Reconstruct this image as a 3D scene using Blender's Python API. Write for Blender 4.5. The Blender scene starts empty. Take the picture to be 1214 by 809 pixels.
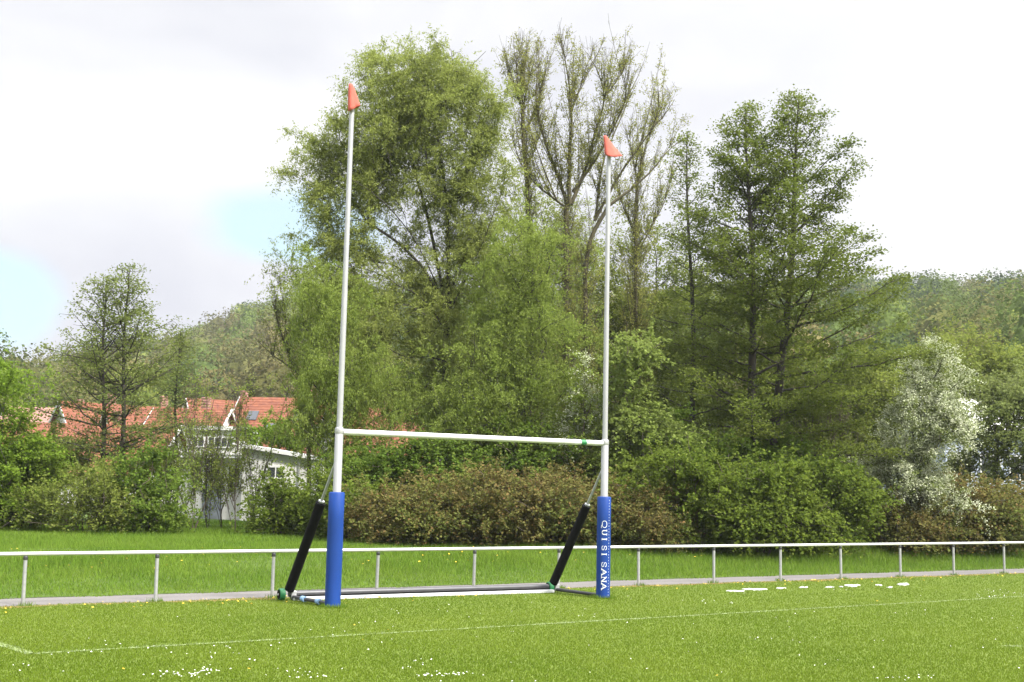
import bpy, bmesh, math, random
import numpy as np
from mathutils import Matrix, Vector

# ------------------------------------------------------------------ scene
S = bpy.context.scene
HAZE = .00022
C = S.collection
rng = np.random.default_rng(7)
random.seed(7)

# camera (solved from the 5.6 m x 3 m goal)
F, PIT, ROLL, HC = 1423.56, 0.118127, 0.0225, 2.172
W0, H0 = 1214.0, 809.0
cp, sp = math.cos(PIT), math.sin(PIT)
_f = np.array([0, cp, sp]); _r = np.array([1., 0, 0]); _u = np.array([0, -sp, cp])
cr, sr = math.cos(ROLL), math.sin(ROLL)
_R = cr*_r + sr*_u; _U = -sr*_r + cr*_u
EYE = np.array([0, 0, HC])

def P(x, y, Y):
    """point of the place seen at photo position x, y, at the distance Y from the camera"""
    d = _f + _R*(x-W0/2)/F - _U*(y-H0/2)/F
    return EYE + d*(Y/d[1])

def G(x, y, z=0.0):
    d = _f + _R*(x-W0/2)/F - _U*(y-H0/2)/F
    return EYE + d*((z-HC)/d[2])

cd = bpy.data.cameras.new('camera'); cam = bpy.data.objects.new('camera', cd); C.objects.link(cam)
cd.sensor_width = 36; cd.lens = 36*F/W0; cd.clip_end = 6000; cd.clip_start = .1
cam.matrix_world = Matrix(((_R[0], _U[0], -_f[0], 0), (_R[1], _U[1], -_f[1], 0), (_R[2], _U[2], -_f[2], HC), (0, 0, 0, 1)))
S.camera = cam

# ------------------------------------------------------------------ helpers
def tag(o, label=None, cat=None, group=None, kind=None):
    if label: o['label'] = label
    if cat: o['category'] = cat
    if group: o['group'] = group
    if kind: o['kind'] = kind
    return o

def empty(name, loc, rz=0.0):
    o = bpy.data.objects.new(name, None); C.objects.link(o)
    o.location = loc; o.rotation_euler = (0, 0, rz); o.empty_display_size = .3
    return o

def obj(name, me, mat=None, parent=None, kind=None):
    o = bpy.data.objects.new(name, me); C.objects.link(o)
    if mat: me.materials.clear(); me.materials.append(mat)
    if parent: o.parent = parent
    if kind: o['kind'] = kind
    return o

def mesh_np(name, V, Fc, smooth=False):
    me = bpy.data.meshes.new(name)
    V = np.ascontiguousarray(V, np.float32); Fc = np.ascontiguousarray(Fc, np.int32)
    n, k = Fc.shape
    me.vertices.add(len(V)); me.vertices.foreach_set('co', V.ravel())
    me.loops.add(n*k); me.loops.foreach_set('vertex_index', Fc.ravel())
    me.polygons.add(n); me.polygons.foreach_set('loop_start', np.arange(0, n*k, k, dtype=np.int32))
    me.polygons.foreach_set('loop_total', np.full(n, k, np.int32))
    if smooth: me.polygons.foreach_set('use_smooth', np.ones(n, bool))
    me.update(calc_edges=True); me.validate()
    return me

class MB:
    """collects shapes for ONE mesh"""
    def __init__(s): s.b = bmesh.new()
    def box(s, c, size, rz=0, bev=0):
        r = bmesh.ops.create_cube(s.b, size=1)
        M = Matrix.Translation(Vector(c)) @ Matrix.Rotation(rz, 4, 'Z') @ Matrix.Diagonal((*size, 1))
        bmesh.ops.transform(s.b, matrix=M, verts=r['verts'])
        if bev:
            es = list({e for v in r['verts'] for e in v.link_edges})
            bmesh.ops.bevel(s.b, geom=es, offset=bev, segments=2, profile=.5, affect='EDGES')
        return s
    def tube(s, p0, p1, r0, r1=None, n=20, caps=True):
        p0, p1 = Vector(p0), Vector(p1); r1 = r0 if r1 is None else r1
        d = p1-p0
        M = Matrix.Translation((p0+p1)/2) @ d.to_track_quat('Z', 'Y').to_matrix().to_4x4()
        bmesh.ops.create_cone(s.b, cap_ends=caps, segments=n, radius1=r0, radius2=r1, depth=d.length, matrix=M)
        return s
    def lathe(s, p0, axis, prof, n=28):
        """prof: (radius, distance along the axis) pairs"""
        q = Vector(axis).normalized().to_track_quat('Z', 'Y'); p0 = Vector(p0)
        rings = []
        for r, h in prof:
            rings.append([s.b.verts.new(p0 + q @ Vector((r*math.cos(a), r*math.sin(a), h))) for a in [2*math.pi*i/n for i in range(n)]])
        for a, b in zip(rings, rings[1:]):
            for i in range(n):
                s.b.faces.new((a[i], a[(i+1) % n], b[(i+1) % n], b[i]))
        s.b.faces.new(rings[0][::-1]); s.b.faces.new(rings[-1])
        return s
    def poly(s, pts, faces):
        v = [s.b.verts.new(p) for p in pts]
        for f in faces: s.b.faces.new([v[i] for i in f])
        return s
    def build(s, name, mat, parent=None, smooth=False, kind=None):
        bmesh.ops.recalc_face_normals(s.b, faces=s.b.faces)
        me = bpy.data.meshes.new(name); s.b.to_mesh(me); s.b.free()
        if smooth:
            me.polygons.foreach_set('use_smooth', np.ones(len(me.polygons), bool))
            try: me.set_sharp_from_angle(angle=math.radians(40))
            except Exception: pass
        return obj(name, me, mat, parent, kind)

# ------------------------------------------------------------------ materials
def newmat(name):
    m = bpy.data.materials.new(name); m.use_nodes = True
    nt = m.node_tree; nt.nodes.clear()
    out = nt.nodes.new('ShaderNodeOutputMaterial')
    return m, nt, out

def N(nt, typ, **kw):
    n = nt.nodes.new(typ)
    for k, v in kw.items():
        if k in n.inputs.keys(): n.inputs[k].default_value = v
        else: setattr(n, k, v)
    return n

def mixc(nt, fac, a, b):
    n = nt.nodes.new('ShaderNodeMix'); n.data_type = 'RGBA'
    for sock, v in ((n.inputs[0], fac), (n.inputs[6], a), (n.inputs[7], b)):
        if hasattr(v, 'is_output'): nt.links.new(v, sock)
        elif isinstance(v, (int, float)): sock.default_value = v
        else: sock.default_value = (*v, 1)
    return n.outputs[2]

def ramp(nt, src, a, b):
    n = nt.nodes.new('ShaderNodeMapRange'); n.inputs[1].default_value = a; n.inputs[2].default_value = b
    nt.links.new(src, n.inputs[0]); return n.outputs[0]

def mat_plain(name, col, rough=.5, metal=0., var=.12, nscale=8., bump=0., stretch=None, spec=.5):
    m, nt, out = newmat(name)
    tc = N(nt, 'ShaderNodeTexCoord')
    nz = N(nt, 'ShaderNodeTexNoise', Scale=nscale, Detail=6.0, Roughness=.6)
    if stretch:
        mp = N(nt, 'ShaderNodeMapping'); mp.inputs['Scale'].default_value = stretch
        nt.links.new(tc.outputs['Object'], mp.inputs[0]); nt.links.new(mp.outputs[0], nz.inputs['Vector'])
    else: nt.links.new(tc.outputs['Object'], nz.inputs['Vector'])
    fac = ramp(nt, nz.outputs[0], .3, .7)
    c = mixc(nt, fac, tuple(v*(1-var) for v in col), tuple(min(1, v*(1+var)) for v in col))
    b = N(nt, 'ShaderNodeBsdfPrincipled', Roughness=rough, Metallic=metal)
    nt.links.new(c, b.inputs['Base Color']); b.inputs['Specular IOR Level'].default_value = spec
    if bump:
        bp = N(nt, 'ShaderNodeBump', Strength=bump, Distance=.02)
        nt.links.new(nz.outputs[0], bp.inputs['Height']); nt.links.new(bp.outputs[0], b.inputs['Normal'])
    nt.links.new(b.outputs[0], out.inputs[0])
    return m

def mat_leaf(name, a, b, young=None, trans=.5, nscale=.55, spread=.13):
    """leaf: two greens in patches, each leaf its own shade; some light goes through"""
    m, nt, out = newmat(name)
    geo = N(nt, 'ShaderNodeNewGeometry'); tc = N(nt, 'ShaderNodeTexCoord')
    nz = N(nt, 'ShaderNodeTexNoise', Scale=nscale, Detail=2.0)
    nt.links.new(tc.outputs['Object'], nz.inputs['Vector'])
    c = mixc(nt, ramp(nt, nz.outputs[0], .35, .65), a, b)
    rnd = geo.outputs['Random Per Island']
    if young: c = mixc(nt, ramp(nt, rnd, .72, 1.1), c, young)
    hv = N(nt, 'ShaderNodeHueSaturation')
    mr = N(nt, 'ShaderNodeMapRange'); mr.inputs[3].default_value = 1-spread; mr.inputs[4].default_value = 1+spread
    wn = N(nt, 'ShaderNodeTexWhiteNoise'); wn.noise_dimensions = '1D'
    nt.links.new(rnd, wn.inputs['W']); nt.links.new(wn.outputs[0], mr.inputs[0])
    nt.links.new(mr.outputs[0], hv.inputs['Value']); nt.links.new(c, hv.inputs['Color'])
    d = N(nt, 'ShaderNodeBsdfDiffuse'); t = N(nt, 'ShaderNodeBsdfTranslucent')
    nt.links.new(hv.outputs[0], d.inputs[0]); nt.links.new(hv.outputs[0], t.inputs[0])
    mx = N(nt, 'ShaderNodeMixShader'); mx.inputs[0].default_value = trans
    nt.links.new(d.outputs[0], mx.inputs[1]); nt.links.new(t.outputs[0], mx.inputs[2])
    nt.links.new(mx.outputs[0], out.inputs[0])
    return m

def mat_ground(name, cols, scales, rough=.9, bump=.3):
    m, nt, out = newmat(name)
    tc = N(nt, 'ShaderNodeTexCoord')
    c = cols[0]
    for i, sc in enumerate(scales):
        nz = N(nt, 'ShaderNodeTexNoise', Scale=sc, Detail=5.0, Roughness=.6)
        nt.links.new(tc.outputs['Object'], nz.inputs['Vector'])
        c = mixc(nt, ramp(nt, nz.outputs[0], .4, .66), c, cols[i+1])
    b = N(nt, 'ShaderNodeBsdfPrincipled', Roughness=rough)
    b.inputs['Specular IOR Level'].default_value = .15
    nt.links.new(c, b.inputs['Base Color'])
    bp = N(nt, 'ShaderNodeBump', Strength=bump, Distance=.03)
    nt.links.new(nz.outputs[0], bp.inputs['Height']); nt.links.new(bp.outputs[0], b.inputs['Normal'])
    nt.links.new(b.outputs[0], out.inputs[0])
    return m

M = {}
M['bark'] = mat_plain('bark', (.034, .029, .021), .9, 0, .45, 14, .6, (3, 3, .6))
M['bark_green'] = mat_plain('mossy bark', (.06, .053, .025), .9, 0, .4, 10, .5, (3, 3, .6))
M['twig'] = mat_plain('twig bark', (.07, .055, .04), .9, 0, .3, 8)
M['willow'] = mat_leaf('willow leaf', (.2, .24, .056), (.245, .285, .074), (.29, .315, .11))
M['willow2'] = mat_leaf('fresh willow leaf', (.165, .225, .042), (.205, .26, .056), (.25, .3, .08))
M['poplar'] = mat_leaf('poplar leaf', (.19, .205, .045), (.22, .23, .06), (.26, .265, .08))
M['alder'] = mat_leaf('alder leaf', (.088, .118, .022), (.12, .152, .028), (.165, .195, .046))
M['alder2'] = mat_leaf('dark alder leaf', (0.115, 0.147, 0.0391), (0.144, 0.178, 0.046), (0.184, 0.213, 0.0633))
M['green'] = mat_leaf('shrub leaf', (0.095, 0.138, 0.0216), (0.127, 0.173, 0.027), (0.173, 0.211, 0.0367))
M['darkgreen'] = mat_leaf('dark shrub leaf', (.095, .155, .024), (.125, .185, .03), (.17, .215, .042))
M['bright'] = mat_leaf('bright green leaf', (.12, .195, .022), (.155, .23, .03), (.2, .265, .045))
M['pale'] = mat_leaf('pale leaf', (.175, .235, .05), (.21, .265, .066), (.25, .295, .1))
M['brown'] = mat_leaf('reddish young leaf', (.13, .116, .038), (.112, .136, .034), (.19, .105, .05), .4, .8)
M['olive'] = mat_leaf('olive leaf', (.14, .18, .036), (.175, .21, .044), (.23, .25, .068))
M['grey_green'] = mat_leaf('grey green leaf', (0.138, 0.176, 0.0495), (0.165, 0.198, 0.0638), (0.209, 0.226, 0.0935))
M['blossom'] = mat_leaf('white blossom', (.4, .44, .27), (.5, .52, .38), None, .3, 2, .12)
M['metal'] = mat_plain('aluminium', (.4, .405, .415), .4, .45, .06, 5)
M['white_metal'] = mat_plain('white painted metal', (.56, .565, .57), .4, .1, .08, 5)
M['galv'] = mat_plain('galvanised steel', (.36, .365, .37), .5, .5, .14, 12)
M['dull_alu'] = mat_plain('dull aluminium', (.055, .055, .06), .45, .4, .12, 6)
M['blue'] = mat_plain('blue vinyl', (.009, .04, .195), .55, 0, .16, 3, .12, (1, 1, .35), .18)
M['black'] = mat_plain('black vinyl', (.004, .004, .0045), .8, 0, .3, 6, .25, None, .12)
M['dark_steel'] = mat_plain('dark steel', (.05, .05, .055), .5, .3, .2, 6)
M['letter'] = mat_plain('white print', (.6, .62, .64), .5, 0, .04, 6)
M['orange'] = mat_plain('faded orange vinyl', (.42, .1, .075), .85, 0, .12, 6, .2, None, .15)
M['wheel_green'] = mat_plain('green rubber', (.012, .14, .045), .55, 0, .15, 8)
M['strap_blue'] = mat_plain('pale blue strap', (.2, .33, .5), .6, 0, .12, 9)
M['chalk'] = mat_plain('white chalk', (.5, .5, .48), .9, 0, .12, 30)
M['wall_white'] = mat_plain('white render', (.48, .475, .455), .9, 0, .1, 1.2, .1)
M['wall_grey'] = mat_plain('grey render', (.3, .3, .3), .9, 0, .1, 1.2, .1)
M['wall_slate'] = mat_plain('slate cladding', (.15, .17, .19), .7, 0, .25, 3, .1)
M['wall_blue'] = mat_plain('pale blue cladding', (.3, .34, .43), .7, 0, .12, 3)
M['pane'] = mat_plain('dark window glass', (.03, .035, .04), .12, 0, .3, 1)
M['frame_white'] = mat_plain('white window frame', (.5, .5, .49), .6, 0, .05, 5)

def mat_roof(name, a, b):
    m, nt, out = newmat(name)
    tc = N(nt, 'ShaderNodeTexCoord')
    nz = N(nt, 'ShaderNodeTexNoise', Scale=2.5, Detail=8.0, Roughness=.7)
    nt.links.new(tc.outputs['Object'], nz.inputs['Vector'])
    wv = N(nt, 'ShaderNodeTexWave', Scale=1.4, Distortion=.6); wv.bands_direction = 'Z'
    nt.links.new(tc.outputs['Object'], wv.inputs['Vector'])
    c = mixc(nt, ramp(nt, nz.outputs[0], .35, .65), a, b)
    b_ = N(nt, 'ShaderNodeBsdfPrincipled', Roughness=.85)
    bp = N(nt, 'ShaderNodeBump', Strength=.6, Distance=.05)
    nt.links.new(wv.outputs[1], bp.inputs['Height']); nt.links.new(bp.outputs[0], b_.inputs['Normal'])
    nt.links.new(c, b_.inputs['Base Color']); nt.links.new(b_.outputs[0], out.inputs[0])
    return m
M['roof_red'] = mat_roof('red clay tiles', (.085, .018, .006), (.175, .054, .02))
M['roof_brown'] = mat_roof('brown clay tiles', (.2, .1, .08), (.27, .14, .11))
M['roof_grey'] = mat_roof('grey sheet roof', (.5, .5, .5), (.62, .62, .62))

# attribute-tinted leaves of the far wood
m, nt, out = newmat('far wood leaf')
at = N(nt, 'ShaderNodeAttribute', attribute_name='tint'); geo = N(nt, 'ShaderNodeNewGeometry')
hv = N(nt, 'ShaderNodeHueSaturation'); mr = N(nt, 'ShaderNodeMapRange'); mr.inputs[3].default_value = .9; mr.inputs[4].default_value = 1.1
nt.links.new(geo.outputs['Random Per Island'], mr.inputs[0]); nt.links.new(mr.outputs[0], hv.inputs['Value']); nt.links.new(at.outputs[0], hv.inputs['Color'])
d = N(nt, 'ShaderNodeBsdfDiffuse'); t = N(nt, 'ShaderNodeBsdfTranslucent'); mx = N(nt, 'ShaderNodeMixShader'); mx.inputs[0].default_value = .3
nt.links.new(hv.outputs[0], d.inputs[0]); nt.links.new(hv.outputs[0], t.inputs[0]); nt.links.new(d.outputs[0], mx.inputs[1]); nt.links.new(t.outputs[0], mx.inputs[2])
nt.links.new(mx.outputs[0], out.inputs[0]); M['far'] = m

M['pitch'] = mat_ground('pitch turf', [(.085, .12, .018), (.105, .14, .022), (.075, .105, .016)], [.35, 9.])
M['verge'] = mat_ground('verge turf', [(.05, .085, .012), (.065, .1, .014), (.045, .07, .014)], [.5, 6.])
M['path'] = mat_ground('path asphalt', [(.125, .118, .112), (.155, .145, .137), (.105, .098, .095)], [.8, 30.])
M['terrain'] = mat_ground('woodland floor', [(.04, .055, .015), (.06, .06, .025), (.035, .05, .012)], [.05, .6])
M['soil'] = mat_ground('rust brown soil', [(.2, .11, .05), (.12, .12, .03), (.09, .11, .02)], [1.5, 5.])
M['line'] = mat_ground('worn white line', [(.2, .24, .12), (.1, .14, .03), (.16, .2, .08)], [3., 12.])
M['blade_pitch'] = mat_leaf('mown grass blade', (.107, .166, .016), (.138, .196, .022), (.156, .196, .033), .45, .38, .05)
M['blade_verge'] = mat_leaf('long grass blade', (.105, .185, .022), (.135, .215, .028), (.165, .215, .045), .4, .5, .1)
M['blade_line'] = mat_leaf('painted grass blade', (.2, .25, .13), (.15, .2, .06), None, .2, 4., .25)
M['daisy'] = mat_plain('daisy petal', (.58, .58, .55), .8, 0, .06, 30)
M['dandelion'] = mat_plain('dandelion petal', (.5, .33, .015), .8, 0, .12, 30)

# ------------------------------------------------------------------ light and sky
SUN_EL, SUN_AZ = math.radians(50), math.radians(128)
w = bpy.data.worlds.new('World'); S.world = w; w.use_nodes = True
nt = w.node_tree; nt.nodes.clear()
out = nt.nodes.new('ShaderNodeOutputWorld'); bg = nt.nodes.new('ShaderNodeBackground'); bg.inputs[1].default_value = .1
sky = nt.nodes.new('ShaderNodeTexSky'); sky.sky_type = 'NISHITA'; sky.sun_disc = False
sky.sun_elevation = SUN_EL; sky.sun_rotation = SUN_AZ; sky.air_density = 1; sky.dust_density = .6
tc = nt.nodes.new('ShaderNodeTexCoord')
mp = nt.nodes.new('ShaderNodeMapping'); mp.inputs['Scale'].default_value = (1, 1, 2.2); mp.inputs['Location'].default_value = (.35, .1, .2)
nt.links.new(tc.outputs['Generated'], mp.inputs[0])
n1 = N(nt, 'ShaderNodeTexNoise', Scale=2.6, Detail=8.0, Roughness=.55); nt.links.new(mp.outputs[0], n1.inputs['Vector'])
n2 = N(nt, 'ShaderNodeTexNoise', Scale=2.2, Detail=4.0, Roughness=.5, Distortion=.3); nt.links.new(mp.outputs[0], n2.inputs['Vector'])
# breaks in the cloud cover: directions in the sky
def sky_gap(x, y, width):
    d = P(x, y, 100.) - EYE; d = d/np.linalg.norm(d)
    vm = N(nt, 'ShaderNodeVectorMath', operation='SUBTRACT'); nt.links.new(tc.outputs['Generated'], vm.inputs[0]); vm.inputs[1].default_value = tuple(d)
    sc_ = N(nt, 'ShaderNodeVectorMath', operation='MULTIPLY'); nt.links.new(vm.outputs[0], sc_.inputs[0]); sc_.inputs[1].default_value = (1/width[0], 1/width[0], 1/width[1])
    ln = N(nt, 'ShaderNodeVectorMath', operation='LENGTH'); nt.links.new(sc_.outputs[0], ln.inputs[0])
    ad = N(nt, 'ShaderNodeMath', operation='ADD'); nt.links.new(ln.outputs[1], ad.inputs[0])
    m2 = N(nt, 'ShaderNodeMath', operation='MULTIPLY'); nt.links.new(n1.outputs[0], m2.inputs[0]); m2.inputs[1].default_value = 2.0
    nt.links.new(m2.outputs[0], ad.inputs[1])
    mr = N(nt, 'ShaderNodeMapRange', interpolation_type='SMOOTHSTEP'); nt.links.new(ad.outputs[0], mr.inputs[0])
    mr.inputs[1].default_value = 1.45; mr.inputs[2].default_value = 1.95; mr.inputs[3].default_value = 1.0; mr.inputs[4].default_value = 0.0
    return mr.outputs[0]
gaps = [sky_gap(330, 272, (.095, .04)), sky_gap(-5, 350, (.065, .05)), sky_gap(1800, 100, (.15, .1))]
mx1 = N(nt, 'ShaderNodeMath', operation='MAXIMUM'); nt.links.new(gaps[0], mx1.inputs[0]); nt.links.new(gaps[1], mx1.inputs[1])
mx2 = N(nt, 'ShaderNodeMath', operation='MAXIMUM'); nt.links.new(mx1.outputs[0], mx2.inputs[0]); nt.links.new(gaps[2], mx2.inputs[1])
sx0 = N(nt, 'ShaderNodeSeparateXYZ'); nt.links.new(tc.outputs['Generated'], sx0.inputs[0])
wr = ramp(nt, sx0.outputs[0], .04, .4)
wa = N(nt, 'ShaderNodeMath', operation='ADD'); wa.use_clamp = True; nt.links.new(ramp(nt, n2.outputs[0], .43, .66), wa.inputs[0]); nt.links.new(wr, wa.inputs[1])
cl = mixc(nt, wa.outputs[0], (1.9, 1.93, 2.1), (2.65, 2.65, 2.66))
# blue of the breaks, thinned by veil
veil = mixc(nt, .9, sky.outputs[0], (1.62, 2.16, 2.45))
bgc = mixc(nt, mx2.outputs[0], cl, veil)
# overcast dome, brightened above the view towards the zenith to add ambient light
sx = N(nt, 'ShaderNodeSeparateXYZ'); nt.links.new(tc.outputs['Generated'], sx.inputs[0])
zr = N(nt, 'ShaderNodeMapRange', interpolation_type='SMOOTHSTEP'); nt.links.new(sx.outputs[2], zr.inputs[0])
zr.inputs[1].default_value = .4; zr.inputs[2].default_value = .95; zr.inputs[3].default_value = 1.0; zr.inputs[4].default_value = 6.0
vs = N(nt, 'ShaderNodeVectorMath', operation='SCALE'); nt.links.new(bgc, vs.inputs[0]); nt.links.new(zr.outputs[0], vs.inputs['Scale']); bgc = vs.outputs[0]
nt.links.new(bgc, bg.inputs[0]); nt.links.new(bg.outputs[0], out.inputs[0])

sl = bpy.data.lights.new('sun', 'SUN'); so = bpy.data.objects.new('sun', sl); C.objects.link(so)
sl.energy = 2.6; sl.angle = math.radians(8); sl.color = (1, .95, .87)
sd = Vector((math.sin(SUN_AZ)*math.cos(SUN_EL), math.cos(SUN_AZ)*math.cos(SUN_EL), math.sin(SUN_EL)))
so.rotation_euler = sd.to_track_quat('Z', 'Y').to_euler(); so.location = (40, -40, 60)
S.view_settings.view_transform = 'Standard'; S.view_settings.look = 'None'
S.view_settings.exposure = 1.98; S.view_settings.gamma = 1; S.view_settings.use_curve_mapping = False
S.render.engine = 'CYCLES'
S.cycles.max_bounces = 8; S.cycles.diffuse_bounces = 5; S.cycles.transmission_bounces = 5; S.cycles.glossy_bounces = 2
S.cycles.use_denoising = True; S.cycles.denoiser = 'OPENIMAGEDENOISE'; S.cycles.denoising_input_passes = 'RGB_ALBEDO_NORMAL'; S.cycles.denoising_prefilter = 'ACCURATE'

# ------------------------------------------------------------------ ground
FD = np.array([.846, .533]); FN = np.array([-.533, .846]); FO = np.array([-7.88, 20.1])   # fence line: origin, along, away
def fxy(s, n): return FO[0]+FD[0]*s+FN[0]*n, FO[1]+FD[1]*s+FN[1]*n
def fsn(x, y):
    dx, dy = x-FO[0], y-FO[1]
    return dx*FD[0]+dy*FD[1], dx*FN[0]+dy*FN[1]
def sstep(t): t = np.clip(t, 0, 1); return t*t*(3-2*t)
VERGE0 = 1.25
def zverge(n): return .004 + .34*sstep((n-VERGE0)/5.5)

def strip(name, s0, s1, n0, n1, z, mat, ns=1, nn=1, zf=None, jit=None):
    ss = np.linspace(s0, s1, ns+1); nn_ = np.linspace(n0, n1, nn+1)
    a, b = np.meshgrid(ss, nn_, indexing='ij')
    if jit is not None: b = b + jit(a, b)
    x, y = fxy(a, b); zz = np.full_like(x, z) if zf is None else zf(a, b)
    V = np.stack([x, y, zz], -1).reshape(-1, 3)
    i = np.arange((ns+1)*(nn+1)).reshape(ns+1, nn+1)
    q = np.stack([i[:-1, :-1], i[1:, :-1], i[1:, 1:], i[:-1, 1:]], -1).reshape(-1, 4)
    o = obj(name, mesh_np(name, V, q, True), mat, kind='structure'); return o

strip('pitch', -60, 90, -70, .12, 0, M['pitch'])
strip('path', -60, 90, .02, VERGE0+.15, .005, M['path'], 240, 2, jit=lambda a, b: np.where(b < .1, .05*np.sin(a*2.1)+.03*np.sin(a*5.3), 0))
strip('grass_verge', -60, 90, VERGE0, 40, 0, M['verge'], 120, 60, zf=lambda a, b: zverge(b)+.008+.05*np.sin(a*.7)*np.sin(b*.9)*sstep((b-2)/3))
strip('soil_edge', -8, 40, -.22, .1, .003, M['soil'], 240, 2, jit=lambda a, b: np.where(b < -.1, .1*np.sin(a*1.3)+.06*np.sin(a*4.1), 0))

# terrain to the horizon with the wooded hillside
RID = np.array([[-700, 18], [-300, 22], [0, 31], [100, 36], [200, 44], [235, 48], [270, 53], [300, 57], [360, 61], [430, 63], [700, 62], [1000, 67], [1100, 68], [1214, 69], [1500, 72], [2200, 70]], float)
def zterr(X, Y):
    px = W0/2 + F*X/np.maximum(Y, 30)
    r = np.interp(px, RID[:, 0], RID[:, 1]) - 9
    st = np.interp(px, [0, 350, 700, 1214], [150, 150, 110, 75])
    t = (Y-st)/(400-st)
    return .1 + r*np.clip(t, 0, 1)**1.15 - .02*np.maximum(Y-420, 0)*0
xs = np.linspace(-1, 1, 121); ys = np.concatenate([np.linspace(-80, 60, 15), np.linspace(65, 420, 60), np.linspace(450, 4000, 12)])
V = []
for yv in ys:
    wd = 700 if yv < 450 else 700+(yv-450)*1.2
    X = xs*wd; Z = zterr(X, np.full_like(X, yv))
    sN = fsn(X, yv)[1]; Z = np.where(yv < 62, -.3, Z)
    V.append(np.stack([X, np.full_like(X, yv), Z], -1))
V = np.array(V).reshape(-1, 3); i = np.arange(len(ys)*121).reshape(len(ys), 121)
q = np.stack([i[:-1, :-1], i[:-1, 1:], i[1:, 1:], i[1:, :-1]], -1).reshape(-1, 4)
obj('terrain', mesh_np('terrain', V, q, True), M['terrain'], kind='structure')

# pitch lines: an old white line parallel to the fence, a corner and a short dash
LA, LB = np.array([-5.73, 14.85]), np.array([11.18, 26.36])
LDIR = (LB-LA)/np.linalg.norm(LB-LA)
lines = [(LA, LA+LDIR*40, .045), (G(-60, 745)[:2], G(37, 776)[:2], .06), (G(1188, 766)[:2], G(1250, 768)[:2], .055)]
LM = MB()
for a, b, hw in lines:
    d = (b-a)/np.linalg.norm(b-a); n = np.array([-d[1], d[0]])*hw
    LM.poly([(*(a-n), .006), (*(b-n), .006), (*(b+n), .006), (*(a+n), .006)], [(0, 1, 2, 3)])
LM.build('pitch_line', M['line'], kind='structure')

def blades(name, XY, Z, hgt, wid, mat, rg, lean=.5, label=None, kind='stuff'):
    n = len(XY); az = rg.uniform(0, 2*np.pi, n); la = rg.uniform(0, 2*np.pi, n)
    h = hgt*rg.uniform(.55, 1.25, n); wd = wid*rg.uniform(.7, 1.3, n)
    base = np.column_stack([XY, Z]); t = np.stack([np.cos(az), np.sin(az), np.zeros(n)], -1)*wd[:, None]*.5
    l = np.stack([np.cos(la), np.sin(la), np.zeros(n)], -1)*(h*lean*rg.uniform(.2, 1., n))[:, None]
    tip = base + l; tip[:, 2] += h
    V = np.stack([base-t, base+t, tip], 1).reshape(-1, 3)
    o = obj(name, mesh_np(name, V, np.arange(3*n).reshape(n, 3)), mat, kind=kind)
    if label: tag(o, label, 'grass')
    return o

def frustum_pts(n, ymin, ymax, rg, powr=1.0, margin=3.0):
    """points on the ground in front of the camera, thinner with distance"""
    u = rg.uniform(0, 1, n); y = ymin*(ymax/ymin)**(u**powr)
    half = y*.445 + margin
    return np.stack([rg.uniform(-1, 1, n)*half, y], -1)

rg = np.random.default_rng(11)
pts = frustum_pts(950000, 11.0, 38, rg, 1.0)
s_, n_ = fsn(pts[:, 0], pts[:, 1])
k = n_ < .06 + .05*np.sin(s_*2.1)
pts = pts[k]; s_ = s_[k]; n_ = n_[k]
onl = np.zeros(len(pts), bool)
for a, b, hw in lines:
    d = (b-a)/np.linalg.norm(b-a); rel = pts-a; t_ = rel@d; pr = np.abs(rel[:, 0]*-d[1]+rel[:, 1]*d[0])
    onl |= (pr < hw*1.25) & (t_ > 0) & (t_ < np.linalg.norm(b-a))
rr = rg.uniform(0, 1, len(pts))
patch_thin = (n_ > -.22) & (rr < .55)
white = onl & (rr < .36+.22*np.sin(pts[:, 0]*1.9)*np.sin(pts[:, 0]*.7+1))
pn = pts[~white & ~patch_thin]
blades('mown_grass', pn, np.full(len(pn), .0), .026, .012, M['blade_pitch'], rg, .7, 'short mown yellow-green grass covering the rugby pitch')
tf = []  # taller tufts added at the post feet to give contact shade
for c, r_, n in [(np.array([-2.972, 20.963]), .15, 420), (np.array([-2.972, 20.963])+5.6*np.array([.8662, .4996]), .15, 420)]+[(np.array(fxy(k*25.57/12, -.01)), .05, 90) for k in range(-1, 14)]:
    a = rg.uniform(0, 6.283, n); q = r_+np.abs(rg.normal(0, .045, n)); tf.append(c+np.stack([np.cos(a)*q, np.sin(a)*q], -1))
tf = np.concatenate(tf)
blades('contact_shade_tufts', tf, np.zeros(len(tf)), .075, .011, M['blade_verge'], rg, .6, 'longer unmown grass tufts added for contact shade round the feet of goal and fence posts')
pl = pts[white]
blades('pitch_line_grass', pl, np.full(len(pl), .0), .03, .011, M['blade_line'], rg, .7, kind='structure')

v = frustum_pts(520000, 20, 52, rg, .85, 4)
s_, n_ = fsn(v[:, 0], v[:, 1])
k = (n_ > VERGE0-.05+.08*np.sin(s_*3.1)) & (n_ < 26)
v = v[k]; n_ = n_[k]; s_ = s_[k]
hh = .07 + .12*sstep((n_-1.6)/3)*(.6+.4*np.sin(s_*.9)*np.sin(n_*1.3+s_*.4)) + .05*(s_ > 14)
hh = hh*np.where(n_ < 1.6, .6, 1)
blades('long_grass', v, zverge(n_)+.0, hh, .02, M['blade_verge'], rg, .8, 'long unmown green grass on the verge behind the fence')

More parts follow.
